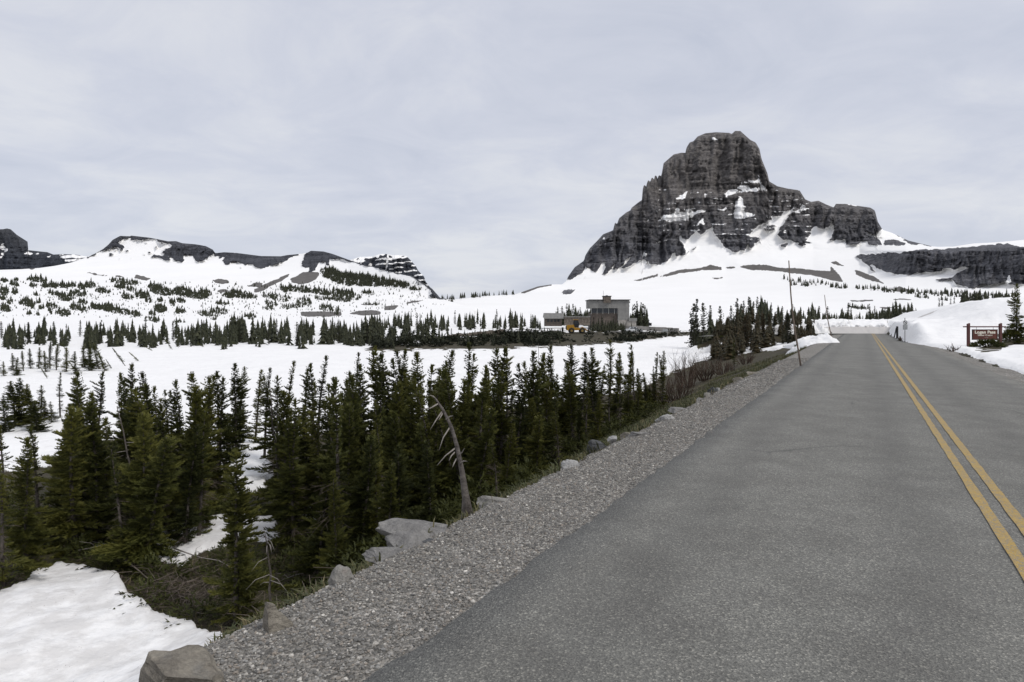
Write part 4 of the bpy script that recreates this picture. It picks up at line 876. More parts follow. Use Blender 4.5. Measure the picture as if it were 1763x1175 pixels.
ell += C5([(620,400,70,55,90),(730,440,110,55,150),(850,450,110,50,140),(950,460,100,45,110),(1060,475,90,35,80),(1160,490,90,28,60),(1240,505,45,25,30),(1330,545,50,12,14),(560,390,50,40,30),(200,540,40,25,30),(320,545,120,22,60),(480,560,140,22,60),(700,570,110,22,50),(620,605,90,22,40),(780,600,90,30,40),(930,575,60,15,18),(540,625,90,14,24),(700,640,70,14,16),(170,615,90,30,40),(370,650,70,45,44),(60,605,50,16,16),(90,670,60,22,20),(220,695,50,20,16),(300,690,30,18,10),(60,710,60,16,14),(560,700,60,30,26),(640,720,60,35,30),(950,675,70,8,12)])
pts = []; hts = []
r4 = np.random.default_rng(33)
for x, y, a, b, n in ell:
    n = int(n*2.5)
    for _ in range(n):
        q, w = r4.uniform(0, 2*pi), r4.uniform(0, 1)**0.5; px = x+a*w*cos(q); py = y+b*w*sin(q)+0.10*(px-x)+b*0.4
        D = float(D_L(np.array([px]), np.array([py]))[0]); pts.append(unp(px, py, D)); hts.append(r4.uniform(1.0, 2.9)*D/560*(1+0.7*(r4.random() < .12)))
for _ in range(1500):
    px, py = r4.uniform(-60, 735), r4.uniform(486, 548); D = float(D_L(np.array([px]), np.array([py]))[0]); pts.append(unp(px, py, D)); hts.append(r4.uniform(0.8, 2.2)*D/560)
P = np.array(pts); P[:, 2] -= 0.4
cone_mass('krummholz', P, np.array(hts), 'tiny dark wind-stunted trees scattered over the snowy hill', M['needles_far'], 4, .34, 5)
pts = []; hts = []
TP = [T2([(300,815),(690,872)])+[9,60], T2([(345,850),(460,858)])+[4,16], T2([(735,872),(960,885)])+[6,40], T2([(900,885),(1280,912)])+[9,90], T2([(1280,905),(1660,930)])+[12,150], T2([(1230,935),(1300,945)])+[3,6], T2([(1100,925),(1200,930)])+[4,12], T6([(380,108),(470,112)])+[3,16], T6([(480,105),(590,98)])+[3,26], T6([(600,92),(770,86)])+[2,22], T6([(390,132),(440,126)])+[3,14], T6([(310,165),(400,160)])+[5,24], T2([(680,985),(830,1000)])+[6,26], T2([(980,1010),(1110,1020)])+[5,24]]
for (a, b, th, n) in TP:
    for _ in range(n):
        w = r4.random(); px = a[0]+(b[0]-a[0])*w; py = a[1]+(b[1]-a[1])*w+r4.uniform(-.5, .5)*th/1.6
        D = float(D_R(np.array([px]), np.array([py]))[0]); pts.append(unp(px, py, D)); hts.append(r4.uniform(2.2, 5.0)*D/620)
P = np.array(pts); P[:, 2] -= 0.4
cone_mass('distant_trees', P, np.array(hts), 'lines of tiny dark trees on the snow slopes under the rock peak', M['needles_far'], 5, .26, 5)
# filler of the meadow belts
pts = []; hts = []
for (n, x0, x1, d0, d1, h0, h1) in ((560, -60, 330, 118, 182, 1.0, 5.2), (560, 330, 660, 120, 192, 1.0, 5.8), (900, -60, 680, 128, 185, .8, 2.6), (30, 955, 1012, 212, 232, 3, 6), (210, 640, 935, 178, 245, 1.8, 5.4), (120, 560, 760, 125, 165, 2.0, 5.0), (190, 1398, 1570, 152, 190, 1.8, 4.2), (110, 1196, 1330, 92, 122, 2.0, 4.6), (40, 1330, 1402, 92, 122, 1.4, 3.2), (90, 1655, 1745, 125, 150, 2.0, 4.0), (120, 1015, 1088, 170, 188, 1.2, 3.4), (40, 1085, 1115, 200, 225, 3, 7), (30, 1000, 1020, 215, 235, 3, 6.5), (40, 920, 968, 128, 158, 1.0, 2.2), (110, 620, 950, 122, 160, 1.0, 2.6)):
    for _ in range(n):
        px = r4.uniform(x0, x1); D = r4.uniform(d0, d1)
        if vnoise(np.array([px/14.0]), np.array([0.3]), 91)[0] < -0.62: continue
        if x0 < 600 and D < 148 and vnoise(np.array([px/32.0]), np.array([1.7]), 92)[0]*16+132 > D: continue
        if vnoise(np.array([px/9.0]), np.array([D/7.0]), 93)[0] < -0.25: continue
        h1_ = h1*(1+0.35*vnoise(np.array([px/11.0]), np.array([4.4]), 94)[0])
        X = (px-CX)/F*D; pts.append((X, D, H1(X, D)-0.1)); hts.append(h0+max(h1_-h0, .3)*r4.beta(1.3, 2.0))
cone_mass('treeline', np.array(pts), np.array(hts), 'dark undergrowth and young firs filling the meadow tree belts', M['needles_far'], 8, 0.20, 6)

pts = []; hts = []
for _ in range(170):
    px = r4.uniform(1225, 1402); D = r4.uniform(70, 100); X = (px-CX)/F*D; pts.append((X, D, H1(X, D)-0.1)); hts.append(r4.uniform(1.2, 3.0) if px < 1330 else r4.uniform(.9, 2.3))
cone_mass('grove_undergrowth', np.array(pts), np.array(hts), 'red-brown young firs and brush filling the grove by the road end', M['needles_brown'], 13, 0.24, 7)
# ground-hugging fir mats
def mounds(name, P, W, Hh, n, label, mat_, seed, lw=(.13, .019)):
    r = np.random.default_rng(seed); k = len(P); c = np.repeat(np.asarray(P), n, 0); w = np.repeat(W, n); h = np.repeat(Hh, n); m = k*n
    a = r.uniform(0, 6.28, m); el = np.arcsin(r.uniform(0, 1, m)); rr = r.uniform(.25, 1, m)**.5
    off = np.stack([np.cos(a)*np.cos(el)*rr*w/2, np.sin(a)*np.cos(el)*rr*w/2, np.sin(el)*rr*h], -1); d = off/np.maximum(w, .1)[:, None]*1.2+np.array([0, 0, -.05])+r.normal(0, .22, (m, 3)); d[:, 2] *= .45
    d /= np.linalg.norm(d, axis=1)[:, None]; sd = np.cross(d, [0, 0, 1.0]); sd /= np.maximum(np.linalg.norm(sd, axis=1), 1e-4)[:, None]; up = np.cross(sd, d)
    V_, F_ = tri_fan(c+off, d, sd, up, lw[0]*r.uniform(.6, 1.5, m), lw[1]*r.uniform(.7, 1.4, m), 3, r)
    o = ob(name, mesh_np(name, V_, F_, False, {'tone': r.beta(1.6, 2.6, len(V_))}), mat_); return tag(o, label, 'undergrowth', kind='stuff')
P_ = []; W_ = []; H_ = []
for _ in range(380):
    px = r4.uniform(-20, 1140); D = np.interp(px, [0, 400, 620, 900, 1140], [17.0, 15.5, 13.0, 17.5, 32])*r4.uniform(.88, 1.45)
    X = (px-CX)/F*D; z = H1(X, D); qx, qy = project(np.array([X]), np.array([D]), np.array([z]))
    if any(inpoly(qx, qy-10, p)[0] for p in NOSOIL) or not inpoly(qx, qy, SOIL[0])[0] or (qx[0] < 640 and qy[0] > 965 and r4.random() < .55): continue
    P_.append((X, D, z-.05)); W_.append(r4.uniform(.7, 1.7)); H_.append(r4.uniform(.3, 1.0))
mounds('fir_undergrowth', P_, np.array(W_), np.array(H_), 130, 'low mats of fir boughs filling the floor of the roadside stand', M['needles'], 5)
P_ = []; W_ = []; H_ = []
for _ in range(320):
    px = r4.uniform(645, 1190); D = r4.uniform(122, 160); X = (px-CX)/F*D
    qx, qy = project(np.array([X]), np.array([D]), np.array([H1(X, D)]))
    if not inpoly(qx, qy, SOIL[1])[0] or (955 < px < 1062 and r4.random() < .8): continue
    P_.append((X, D, H1(X, D)-.1)); W_.append(r4.uniform(1.5, 4.5)); H_.append(r4.uniform(.5, 1.6))
mounds('embankment_brush', P_, np.array(W_), np.array(H_), 46, 'dark low brush over the embankment below the building', M['needles_far'], 6, (.55, .13))

# ------------------------------------------------------------------ boulders along the shoulder
def rock_mat(name, dark, light, warm=None):
    m, t, b = mat(name); Lk = t.links.new; tcn = t.nodes.new('ShaderNodeTexCoord'); v = tcn.outputs['Object']
    r = ramp(t, [(0.25, dark), (0.55, light), (0.8, tuple(min(1, x*1.25) for x in light))]); Lk(noise(t, v, 5.0, 8.0, 0.68, 0.4), r.inputs[0]); c = r.outputs[0]
    if warm: c = mixc(t, math_n(t, 'MULTIPLY_ADD', noise(t, v, 3.1, 4.0, 0.6), 5.0, -2.6, clamp=True), c, warm)
    f = ramp(t, [(0.3, (0.65, 0.65, 0.65)), (0.7, (1.2, 1.2, 1.2))]); Lk(noise(t, v, 48.0, 5.0, 0.7), f.inputs[0])
    Lk(mixc(t, 0.8, c, f.outputs[0], 'MULTIPLY'), b.inputs['Base Color']); b.inputs['Roughness'].default_value = 0.9; b.inputs['Specular IOR Level'].default_value = 0.2
    h = math_n(t, 'ADD', noise(t, v, 9.0, 8.0, 0.65), math_n(t, 'MULTIPLY', noise(t, mapping(t, v, (2, 2, 14)), 2.0, 4.0, 0.6), 0.6))
    Lk(bump(t, h, 1.0, 0.07), b.inputs['Normal'])
    return m
M['rk_grey'] = rock_mat('grey limestone', (0.13, 0.125, 0.12), (0.27, 0.26, 0.245))
M['rk_tan'] = rock_mat('tan sandstone', (0.13, 0.115, 0.095), (0.29, 0.262, 0.215), (0.22, 0.22, 0.21))
M['rk_white'] = rock_mat('pale limestone', (0.26, 0.26, 0.26), (0.45, 0.44, 0.42))
M['rk_pink'] = rock_mat('grey rock with pink stain', (0.18, 0.17, 0.155), (0.32, 0.305, 0.275), (0.36, 0.25, 0.20))
M['rk_dark'] = rock_mat('dark slate rock', (0.045, 0.047, 0.05), (0.12, 0.122, 0.125))
_b = bpy.data.meshes.new('t')
import bmesh
bm = bmesh.new(); bmesh.ops.create_icosphere(bm, subdivisions=4, radius=1.0)
ISO = np.array([v.co[:] for v in bm.verts]); ISF = np.array([[v.index for v in f.verts] for f in bm.faces]); bm.free(); bpy.data.meshes.remove(_b)
def boulder_mesh(name, seed, dims, planes=9, flat=False):
    r = np.random.default_rng(seed); V = ISO.copy()
    nr = r.standard_normal((planes, 3)); nr /= np.linalg.norm(nr, axis=1)[:, None]
    if flat: nr = np.concatenate([nr, [[0.08, 0.05, 1.0]]]); nr[-1] /= np.linalg.norm(nr[-1])
    for i, n in enumerate(nr):
        d = r.uniform(0.34, 0.72) if not (flat and i == len(nr)-1) else 0.45
        k = V@n; over = np.maximum(k-d, 0); V -= over[:, None]*n[None]*0.96
    q = V*2.3
    f1 = fbm(q[:, 0]+q[:, 2]*1.7, q[:, 1]-q[:, 2]*1.3, 4, seed); f2 = fbm(q[:, 0]*0.6+7, q[:, 2]*6+q[:, 1], 3, seed+5)
    V = V*(1+0.07*f1+0.07*np.sign(f2)*np.abs(f2)**.6)[:, None]
    lo = V.min(0); hi = V.max(0); V = (V-(lo+hi)/2)/(hi-lo)*np.array(dims)
    return mesh_np(name, V, ISF, False)
# photo box of each stone (x0, y0, x1, y1), height in metres, material, label
BOULD = [
    (238,1125,400,1190, .36, 'rk_tan', True, 'tan flat-topped boulder at the lower corner beside the dirty snow'),
    (440,1022,512,1090, .34, 'rk_tan', False, 'rough layered brown boulder half under the gravel edge'),
    (557,946,618,995, .30, 'rk_pink', False, 'rounded grey boulder with a pinkish stain at its foot'),
    (655,862,800,915, .22, 'rk_grey', True, 'largest flat grey slab sloping out from the gravel'),
    (655,893,762,936, .20, 'rk_grey', False, 'cracked grey block under the largest slab'),
    (686,905,764,932, .10, 'rk_dark', True, 'thin dark slate wedge lying on the gravel'),
    (622,922,705,948, .10, 'rk_grey', True, 'low pale flat stone just below the cracked block'),
    (818,822,902,862, .20, 'rk_pink', True, 'flat reddish-grey boulder beside the leaning snag'),
    (956,776,1004,803, .26, 'rk_white', False, 'white angular boulder alone at the gravel edge'),
    (1010,741,1048,766, .26, 'rk_dark', False, 'dark grey boulder topped by small stones'),
    (1046,738,1066,752, .12, 'rk_white', False, 'small pale stone next to the dark grey boulder'),
    (1066,728,1092,745, .14, 'rk_tan', True, 'yellowish slab tilted on the gravel edge'),
    (1080,735,1116,752, .12, 'rk_grey', True, 'flat grey slab below the yellowish one'),
    (1128,696,1166,721, .30, 'rk_white', False, 'blocky white boulder with dark cracks along the bank'),
    (1150,690,1190,703, .14, 'rk_grey', True, 'long flat grey stone behind the blocky white boulder'),
    (1198,675,1216,688, .18, 'rk_grey', False, 'small grey stone before the trio of stones'),
    (1211,664,1226,680, .24, 'rk_pink', False, 'pinkish stone in the trio under the bare shrubs'),
    (1218,655,1232,670, .26, 'rk_dark', False, 'blue-grey stone topmost of the trio under the bare shrubs'),
    (1231,660,1240,670, .16, 'rk_white', False, 'small white stone at the end of the trio'),
    (1262,643,1282,652, .20, 'rk_tan', False, 'small buff stone past the trio of stones'),
    (1287,629,1322,642, .26, 'rk_tan', True, 'long yellowish stone near the first snow pole'),
    (1336,614,1352,622, .22, 'rk_white', False, 'pale stone on the verge before the snow heap'),
]
for i, (x0, y0, x1, y1, hm, mt, flat, lab) in enumerate(BOULD):
    pxm = (x0+x1)/2; base = y1
    d = max((CH+0.10)*F/(base-CY), 1.5); X, Y, _ = unp(pxm, base, d); u_, v_ = uv(X, Y)
    w = (x1-x0)/F*d; dep = w*(0.75 if not flat else 0.7)
    zc_ = float(shoulder_z(np.array([min(u_, -2.3)]), np.array([v_]))[0]) if u_ > -3.5 else -0.16
    me = boulder_mesh('boulder', 500+i, (w*1.04, dep, hm*1.35), 8, flat)
    X2, Y2 = X*(1+dep*0.3/d), Y+dep*0.3
    zs_ = -0.16 if u_ < -3.3 else zc_
    topz = zs_+(0.20 if flat else 0.36)*hm+0.03
    o = ob('boulder', me, M[mt]); o.location = (X2, Y2, topz-hm*1.35/2); o.rotation_euler = (0, 0, TH*-1+rnd.uniform(-.3, .3))
    tag(o, lab, 'boulder', 'boulders along the gravel shoulder')

# ------------------------------------------------------------------ grass, litter
def grass_material():
    m, t, b = mat('dry mountain grass'); Lk = t.links.new
    r = ramp(t, [(0.0, (0.030, 0.038, 0.012)), (0.4, (0.060, 0.066, 0.020)), (0.7, (0.11, 0.096, 0.040)), (1.0, (0.21, 0.17, 0.095))]); Lk(attr(t, 'tone'), r.inputs[0])
    Lk(r.outputs[0], b.inputs['Base Color']); b.inputs['Roughness'].default_value = 0.8
    return m
M['grass'] = grass_material()
def blades(n, ur, vr, l0, l1, seed, keepf=None, tone=(1.5, 2.2)):
    r = np.random.default_rng(seed); u = r.uniform(*ur, n); v = vr[0]+(vr[1]-vr[0])*r.random(n)**1.5; x, y = xy(u, v)
    k = (u < edge_left(v)-0.02); cl = fbm(x*1.1, y*1.1, 3, 95); k &= cl > -0.15+0.25*r.standard_normal(n)
    z = height(x, y); px, py = project(x, y, z)
    snowy = np.zeros(n, bool)
    for p in NOSOIL: snowy |= inpoly(px, py, p)
    ins = np.zeros(n, bool)
    for p in SOIL: ins |= inpoly(px, py, p)
    k &= ~snowy & (ins | (u > -7))
    x, y, z, cl = x[k], y[k], z[k], cl[k]; n = len(x); a = r.uniform(0, 6.28, n)
    l = r.uniform(l0, l1, n)*(0.7+0.6*np.clip(cl+.3, 0, 1)); lean = r.uniform(.2, 1.1, n); w = 0.006+0.006*r.random(n)
    dx, dy = np.cos(a), np.sin(a)
    mid = np.stack([x+dx*l*lean*.35, y+dy*l*lean*.35, z+l*.6], -1); tip = np.stack([x+dx*l*lean, y+dy*l*lean, z+l*(.95-.3*lean)], -1)
    s = np.stack([-dy*w, dx*w, 0*w], -1); b0 = np.stack([x, y, z-.02], -1)
    V_ = np.stack([b0-s, b0+s, mid+s*.8, mid-s*.8, tip], 1).reshape(-1, 3); i = np.arange(n)*5
    return V_, np.concatenate([np.stack([i, i+1, i+2], -1), np.stack([i, i+2, i+3], -1), np.stack([i+3, i+2, i+4], -1)]), np.repeat(np.clip(r.beta(*tone, n)+0.25*(cl < 0), 0, 1), 5)
V1_, F1_, t1_ = blades(44000, (-9.5, -3.4), (4, 50), .08, .24, 61, tone=(1.5, 2.8))
V2_, F2_, t2_ = blades(12000, (-18, -8), (4, 30), .08, .24, 62, tone=(2.5, 1.6))
gr = ob('grass', mesh_np('grass', np.concatenate([V1_, V2_]), np.concatenate([F1_, F2_+len(V1_)]), False, {'tone': np.concatenate([t1_, t2_])}), M['grass'])
tag(gr, 'olive and straw-coloured grass on the roadside bank', 'grass', kind='stuff')
# twigs and needles under the trees
r5 = random.Random(77); lit = MB()
for _ in range(420):
    px = r5.uniform(0, 620); py = r5.uniform(800, 1100)
    if not inpoly(np.array([px]), np.array([py]), SOIL[0])[0]: continue
    x, y, z = ground_hit(px, py, 8, 40)
    a = r5.uniform(0, 6.28); l = r5.uniform(.15, .75); k = r5.uniform(-.1, .35)
    lit.tube([(x, y, z+.01), (x+cos(a)*l*.5, y+sin(a)*l*.5, z+.04+k*l*.6), (x+cos(a+.3)*l, y+sin(a+.3)*l, z+.03+k*l)], [.010, .007, .003], 3)
tag(lit.build('twig_litter', M['twig']), 'litter of fallen brown twigs under the firs', 'litter', kind='stuff')

# fallen and dead wood
def stick(name, pts2, rad, matn, label, group=None, branches=0, seed=0, lift=0.08):
    """pts2: photo pixels along the stick, laid on the ground"""
    r = random.Random(seed); g = [ground_hit(px, py, 6, 40) for px, py in pts2]; p0 = g[0]
    e = empty(name, p0); P_ = [Vector(q)-Vector(p0)+Vector((0, 0, lift+rad)) for q in g]
    # straighten: keep the ends, lift the middle over the bumps
    n = 5; Q = [P_[0].lerp(P_[-1], k/(n-1)) for k in range(n)]
    for k in range(1, n-1): Q[k] += Vector((r.uniform(-.05, .05), r.uniform(-.05, .05), r.uniform(0, .06)))
    MB().tube(Q, [rad*(1-.75*k/(n-1)) for k in range(n)], 6).build('stem', M[matn], e, True)
    for k in range(branches):
        s = r.uniform(.25, .95); p = Q[0].lerp(Q[-1], s); d = (Q[-1]-Q[0]).normalized(); a = Vector((r.uniform(-1, 1), r.uniform(-1, 1), r.uniform(.1, 1))).normalized(); l = r.uniform(.15, .5)
        MB().tube([p, p+(d*.6+a)*l*.5, p+(d*.9+a*.8)*l], [rad*.4, rad*.25, .002], 4).build('side_branch', M[matn], e, True)
    return tag(e, label, 'branch', group)
stick('fallen_branch', [(205,955),(135,966)], .030, 'deadwood', 'pale fallen branch sticking out over the near snowbank', None, 4, 1, .25)
stick('fallen_branch', [(225,1000),(150,1053)], .018, 'twig', 'thin brown stick lying on the dirty snow', None, 3, 2, .05)
stick('fallen_branch', [(340,1010),(255,1045)], .028, 'twig', 'dead branch across the dark debris at the snow edge', None, 5, 3, .15)
stick('fallen_branch', [(300,965),(400,1000)], .022, 'deadwood', 'grey stick leaning over the brush pile', None, 5, 4, .3)
stick('fallen_branch', [(420,1000),(330,1055)], .020, 'twig', 'brown forked branch low in the brush pile', None, 6, 5, .2)
stick('fallen_branch', [(560,985),(480,1010)], .020, 'deadwood', 'pale curved stick in the grass below the stained boulder', None, 2, 6, .1)
stick('fallen_branch', [(215,985),(270,1030)], .025, 'twig', 'thick dead bough drooping onto the snow patch', None, 7, 7, .3)
# brush pile
bp_ = MB(); r6 = random.Random(3)
for _ in range(190):
    px, py = r6.gauss(330, 55), r6.gauss(1025, 18); x, y, z = ground_hit(px, py, 8, 30); a = r6.uniform(0, 6.28); l = r6.uniform(.25, .9); h0 = abs(r6.gauss(0, .16)); k = r6.uniform(-.2, .5)
    bp_.tube([(x, y, z+h0), (x+cos(a)*l*.5, y+sin(a)*l*.5, z+h0+k*l*.4+.03), (x+cos(a+.4)*l, y+sin(a+.4)*l, z+h0+k*l*.7)], [.011, .008, .003], 3)
tag(bp_.build('brush_pile', M['twig']), 'tangle of dead brown twigs at the edge of the near snow', 'brush', kind='stuff')

# leaning dead snag
M['snagwood'] = simple('dark grey weathered trunk', (0.16, 0.142, 0.128), (0.065, 0.056, 0.050), 0.9, 11.0, 0.9, 0.02, 34.0)
xb, yb, _ = unp(806, 880, 9.6); zb = H1(xb, yb)
def at(px, py, D=None): return Vector(unp(px, py, D or yb))
e = empty('dead_snag', (xb, yb, zb)); o0 = Vector((xb, yb, zb))
path = [(806,905),(802,858),(795,810),(787,770),(777,735),(764,708),(752,690),(746,682)]
P_ = [at(*p)-o0 for p in path]
MB().tube(P_, [.12, .058, .040, .032, .026, .020, .014, .007], 9).build('trunk', M['snagwood'], e, True)
for (a, b, c) in [((755,695),(742,702),(728,702)),((761,709),(752,722),(743,737)),((774,737),(764,752),(758,772)),((784,772),(768,783),(755,797)),((783,779),(778,783),(775,789)),((749,686),(745,681),(742,678)),((762,712),(760,716),(758,720)),((786,790),(783,795),(781,800)),((768,722),(776,716),(782,713)),((790,800),(799,792),(806,790)),((788,785),(796,778),(801,768))]:
    q = [at(*a)-o0, at(*b)-o0+Vector((0, -.08, 0)), at(*c)-o0+Vector((0, -.18, 0))]
    MB().tube(q, [.013, .009, .003], 5).build('branch', M['deadwood'], e, True)
tag(e, 'leaning grey dead snag with a few bare branches behind the shoulder', 'dead tree')
# dead white branches near its foot
x, y, z = ground_hit(765, 862, 5, 30); e = empty('dead_bush', (x, y, z))
r7 = random.Random(8)
for k in range(7):
    a = r7.uniform(-1.0, 1.0); l = r7.uniform(.35, .62); MB().tube([(0, 0, 0), (a*l*.4, r7.uniform(-.1, .1), l*.55), (a*l*.75, r7.uniform(-.15, .1), l*.95), (a*l*1.1, r7.uniform(-.2, .1), l*.85)], [.012, .009, .006, .002], 4).build('branch', M['deadwood'], e, True)
tag(e, 'small bleached dead bush at the foot of the leaning snag', 'dead bush')
# dead standing trunks inside the stand
def bare_trunk(tip, base, D, rad, label, seed, nb=10):
    r = random.Random(seed); X, Y, Z = unp(base[0], base[1], D); z = min(H1(X, Y), Z); tx, ty, tz = unp(tip[0], tip[1], D*0.995); e = empty('dead_fir', (X, Y, z))
    d = Vector((tx-X, ty-Y, tz-z)); P_ = [d*k/6+Vector((r.uniform(-.03, .03), r.uniform(-.03, .03), 0))*(0 < k) for k in range(7)]
    MB().tube(P_, [rad*(1-.8*k/6) for k in range(7)], 7).build('trunk', M['bark'], e, True)
    for k in range(nb):
        s = r.uniform(.3, .97); p = d*s; a = r.uniform(0, 6.28); l = r.uniform(.2, .6)
        MB().tube([p, p+Vector((cos(a)*l*.6, sin(a)*l*.6, -.05*l)), p+Vector((cos(a)*l, sin(a)*l, -.35*l))], [.010, .007, .002], 4).build('branch', M['deadwood'], e, True)
    tag(e, label, 'dead tree')
bare_trunk((463,655), (485,735), 22, .05, 'bleached forked dead trunk in front of the firs by the snow gap', 1, 12)
bare_trunk((927,592), (930,690), 27, .035, 'thin bare pole trunk standing above the firs of the bank', 2, 8)
bare_trunk((200,700), (262,900), 18.5, .05, 'grey leaning dead trunk among the near firs', 3, 12)
bare_trunk((458,915), (470,1020), 13.2, .035, 'short bare dead stem beside the small pointed fir', 4, 9)

# bare shrubs
M['shrub'] = simple('brown shrub stems', (0.105, 0.072, 0.052), (0.055, 0.040, 0.030), 0.9, 5.0)
def shrub(px, py, hgt, wid, stems, label, seed, group=None, matn='shrub', dmax=60):
    r = random.Random(seed); x, y, z = ground_hit(px, py, 5, dmax); e = empty('bare_shrub', (x, y, z-.05)); mb = MB()
    def grow(p, d, l, rad, lev):
        q = p+d*l*.5+Vector((r.uniform(-.1, .1), r.uniform(-.1, .1), r.uniform(-.02, .1)))*l; q2 = q+(d+Vector((r.uniform(-.25, .25), r.uniform(-.25, .25), .2)))*l*.5
        mb.tube([p, q, q2], [rad, rad*.75, rad*.45], 4 if lev == 0 else 3)
        if lev < 3:
            for k in range(r.choice([2, 3])): grow(q2 if k == 0 else q, (d+Vector((r.uniform(-.7, .7), r.uniform(-.7, .7), r.uniform(-.1, .5)))).normalized(), l*r.uniform(.5, .75), rad*.5, lev+1)
    for k in range(stems):
        a = r.uniform(0, 6.28); s = r.uniform(.1, .9); d = Vector((cos(a)*s*wid/hgt, sin(a)*s*wid/hgt, 1)).normalized()
        grow(Vector((cos(a)*.45*wid*r.random(), sin(a)*.45*wid*r.random(), 0)), d, hgt*r.uniform(.36, .55), .018*max(1, y/22), 0)
    mb.build('stems', M[matn], e)
    tag(e, label, 'shrub', group)
shrub(1185, 668, 2.6, 1.5, 26, 'tall bare brown shrub reaching up against the snow beyond', 11)
shrub(1215, 655, 1.7, 1.6, 26, 'dark leafless shrub on the bank above the trio of stones', 12)
shrub(1165, 690, 1.7, 1.7, 26, 'low bare shrub nearest the firs on the bank', 13)
shrub(1245, 645, 1.4, 1.5, 22, 'reddish bare shrub between the trio of stones and the thin fir', 14)
shrub(1285, 627, 1.0, 1.2, 18, 'small leafless bush just past the thin pole-like fir', 15)
shrub(1140, 700, 1.6, 1.7, 24, 'sprawling bare bush in the dark hollow before the firs', 16)
shrub(1642, 606, .42, .5, 9, 'little twiggy bush poking from the snow at the road edge', 17)
shrub(1552, 587, .35, .5, 7, 'tuft of dead stems at the foot of the no-parking sign', 18, None, 'shrub', 90)

# ------------------------------------------------------------------ ploughed snow
def snow_pile(px0, px1, ytop, ybase, D, depth, label, seed, lumps=0.22):
    X0, Y0, zb_ = unp(px0, ybase, D); X1, _, zt_ = unp(px1, ytop, D); W = X1-X0; Hh = zt_-zb_; n, m = 48, 20
    a, b = np.meshgrid(np.linspace(-1, 1, n), np.linspace(-1, 1, m)); env = np.clip(1-np.abs(a)**2.6, 0, 1)*np.clip(1-np.abs(b)**2.2, 0, 1)
    x = a*W/2; y = b*depth/2; nz = fbm(x*1.9+seed, y*1.9, 4, seed); bl = np.abs(fbm(x*3.1+seed, y*3.1, 2, seed+3))
    skew = 0.75+0.35*a
    z = -0.35+(Hh*skew+0.3)*np.sqrt(env)*(0.9+lumps*nz*1.5+lumps*bl*1.2)
    ix = np.arange(n*m).reshape(m, n); q = np.stack([ix[:-1, :-1], ix[:-1, 1:], ix[1:, 1:], ix[1:, :-1]], -1).reshape(-1, 4)
    o = ob('snow_pile', mesh_np('snow_pile', np.stack([x+nz*.12, y, z], -1).reshape(-1, 3), q, True), M['snow']); o.location = ((X0+X1)/2, D, zb_)
    tag(o, label, 'snow pile')
snow_pile(1366, 1434, 573, 594, 53, 4.5, 'heap of ploughed snow on the shoulder beyond the first snow pole', 3)
snow_pile(1382, 1420, 557, 573, 88, 4.0, 'lumpy heap of snow blocks beside the dark grove', 5, .5)
snow_pile(1410, 1432, 555, 573, 89, 3.0, 'rounded snow block standing at the bend of the road', 6, .3)
snow_pile(1428, 1468, 557, 574, 92, 4.0, 'crumbled snow heap at the end of the cut snow wall', 8, .5)
snow_pile(1358, 1374, 597, 606, 44, 1.6, 'small leftover snow patch by the first snow pole', 9, .3)
# clods along the top of the cut wall
r8 = random.Random(12)
for k in range(15):
    u_ = -3.5+6.4*k/14+r8.uniform(-.2, .2); X, Y = xy(u_, 97.3+r8.uniform(0, .9)); s = r8.uniform(.3, .62)
    o = ob('snow_clod', boulder_mesh('snow_clod', 700+k, (s*1.3, s, s), 6), M['snow']); o.location = (X, Y, H1(X, Y)+s*.22); o.rotation_euler = (r8.uniform(-.3, .3), r8.uniform(-.3, .3), r8.uniform(0, 6))
    tag(o, 'clod of broken snow on top of the cut snow wall', 'snow clod', 'clods on the snow wall')

# ------------------------------------------------------------------ poles and signs
M['pole'] = simple('weathered wooden pole', (0.215, 0.17, 0.135), (0.12, 0.093, 0.075), 0.85, 4.0, 0.4, 0.01, 30)
M['brown'] = simple('brown painted wood', (0.105, 0.040, 0.036), (0.075, 0.028, 0.026), 0.6, 5.0, 0.15, 0.004, 30)
M['panel'] = simple('dark red-brown sign board', (0.115, 0.036, 0.024), (0.085, 0.026, 0.018), 0.55, 4.0)
M['cream'] = simple('cream lettering', (0.72, 0.68, 0.58), (0.66, 0.62, 0.52), 0.6)
M['trim'] = simple('dark moulded edge', (0.045, 0.028, 0.022), None, 0.6)
M['steel'] = simple('galvanised steel', (0.36, 0.36, 0.36), (0.27, 0.27, 0.27), 0.45, 8.0, metal=0.6)
M['black'] = simple('black paint', (0.022, 0.022, 0.024), (0.016, 0.016, 0.017), 0.5)
M['signwhite'] = simple('white sign sheet', (0.74, 0.75, 0.74), (0.68, 0.69, 0.68), 0.45)
M['signgrey'] = simple('dull aluminium sheet', (0.30, 0.31, 0.31), (0.24, 0.25, 0.25), 0.5)
def snow_pole(base, tip, D, rad, label, cross=False):
    X, Y, _ = unp(base[0], base[1], D); tx, ty, tz = unp(tip[0], tip[1], D); z = H1(X, Y) if abs(uv(X, Y)[0]) > 4 else -0.08
    e = empty('snow_pole', (X, Y, z)); d = Vector((tx-X, 0, tz-z)); L_ = d.length; n = 7
    P_ = [d*(k/(n-1))+Vector((-0.10*L_*0.25*sin(pi*k/(n-1)), 0.02*sin(k), 0)) for k in range(n)]
    MB().tube([P_[0]-Vector((0, 0, .25))]+P_[1:], [rad*(1-.45*k/(n-1)) for k in range(n)], 8).build('shaft', M['pole'], e, True)
    if cross: MB().tube([P_[-2].lerp(P_[-1], .9)+Vector((-.38, 0, -.03)), P_[-2].lerp(P_[-1], .9)+Vector((.22, 0, .03))], rad*.6, 6).build('cross_piece', M['pole'], e)
    tag(e, label, 'snow pole', 'snow poles along the road')
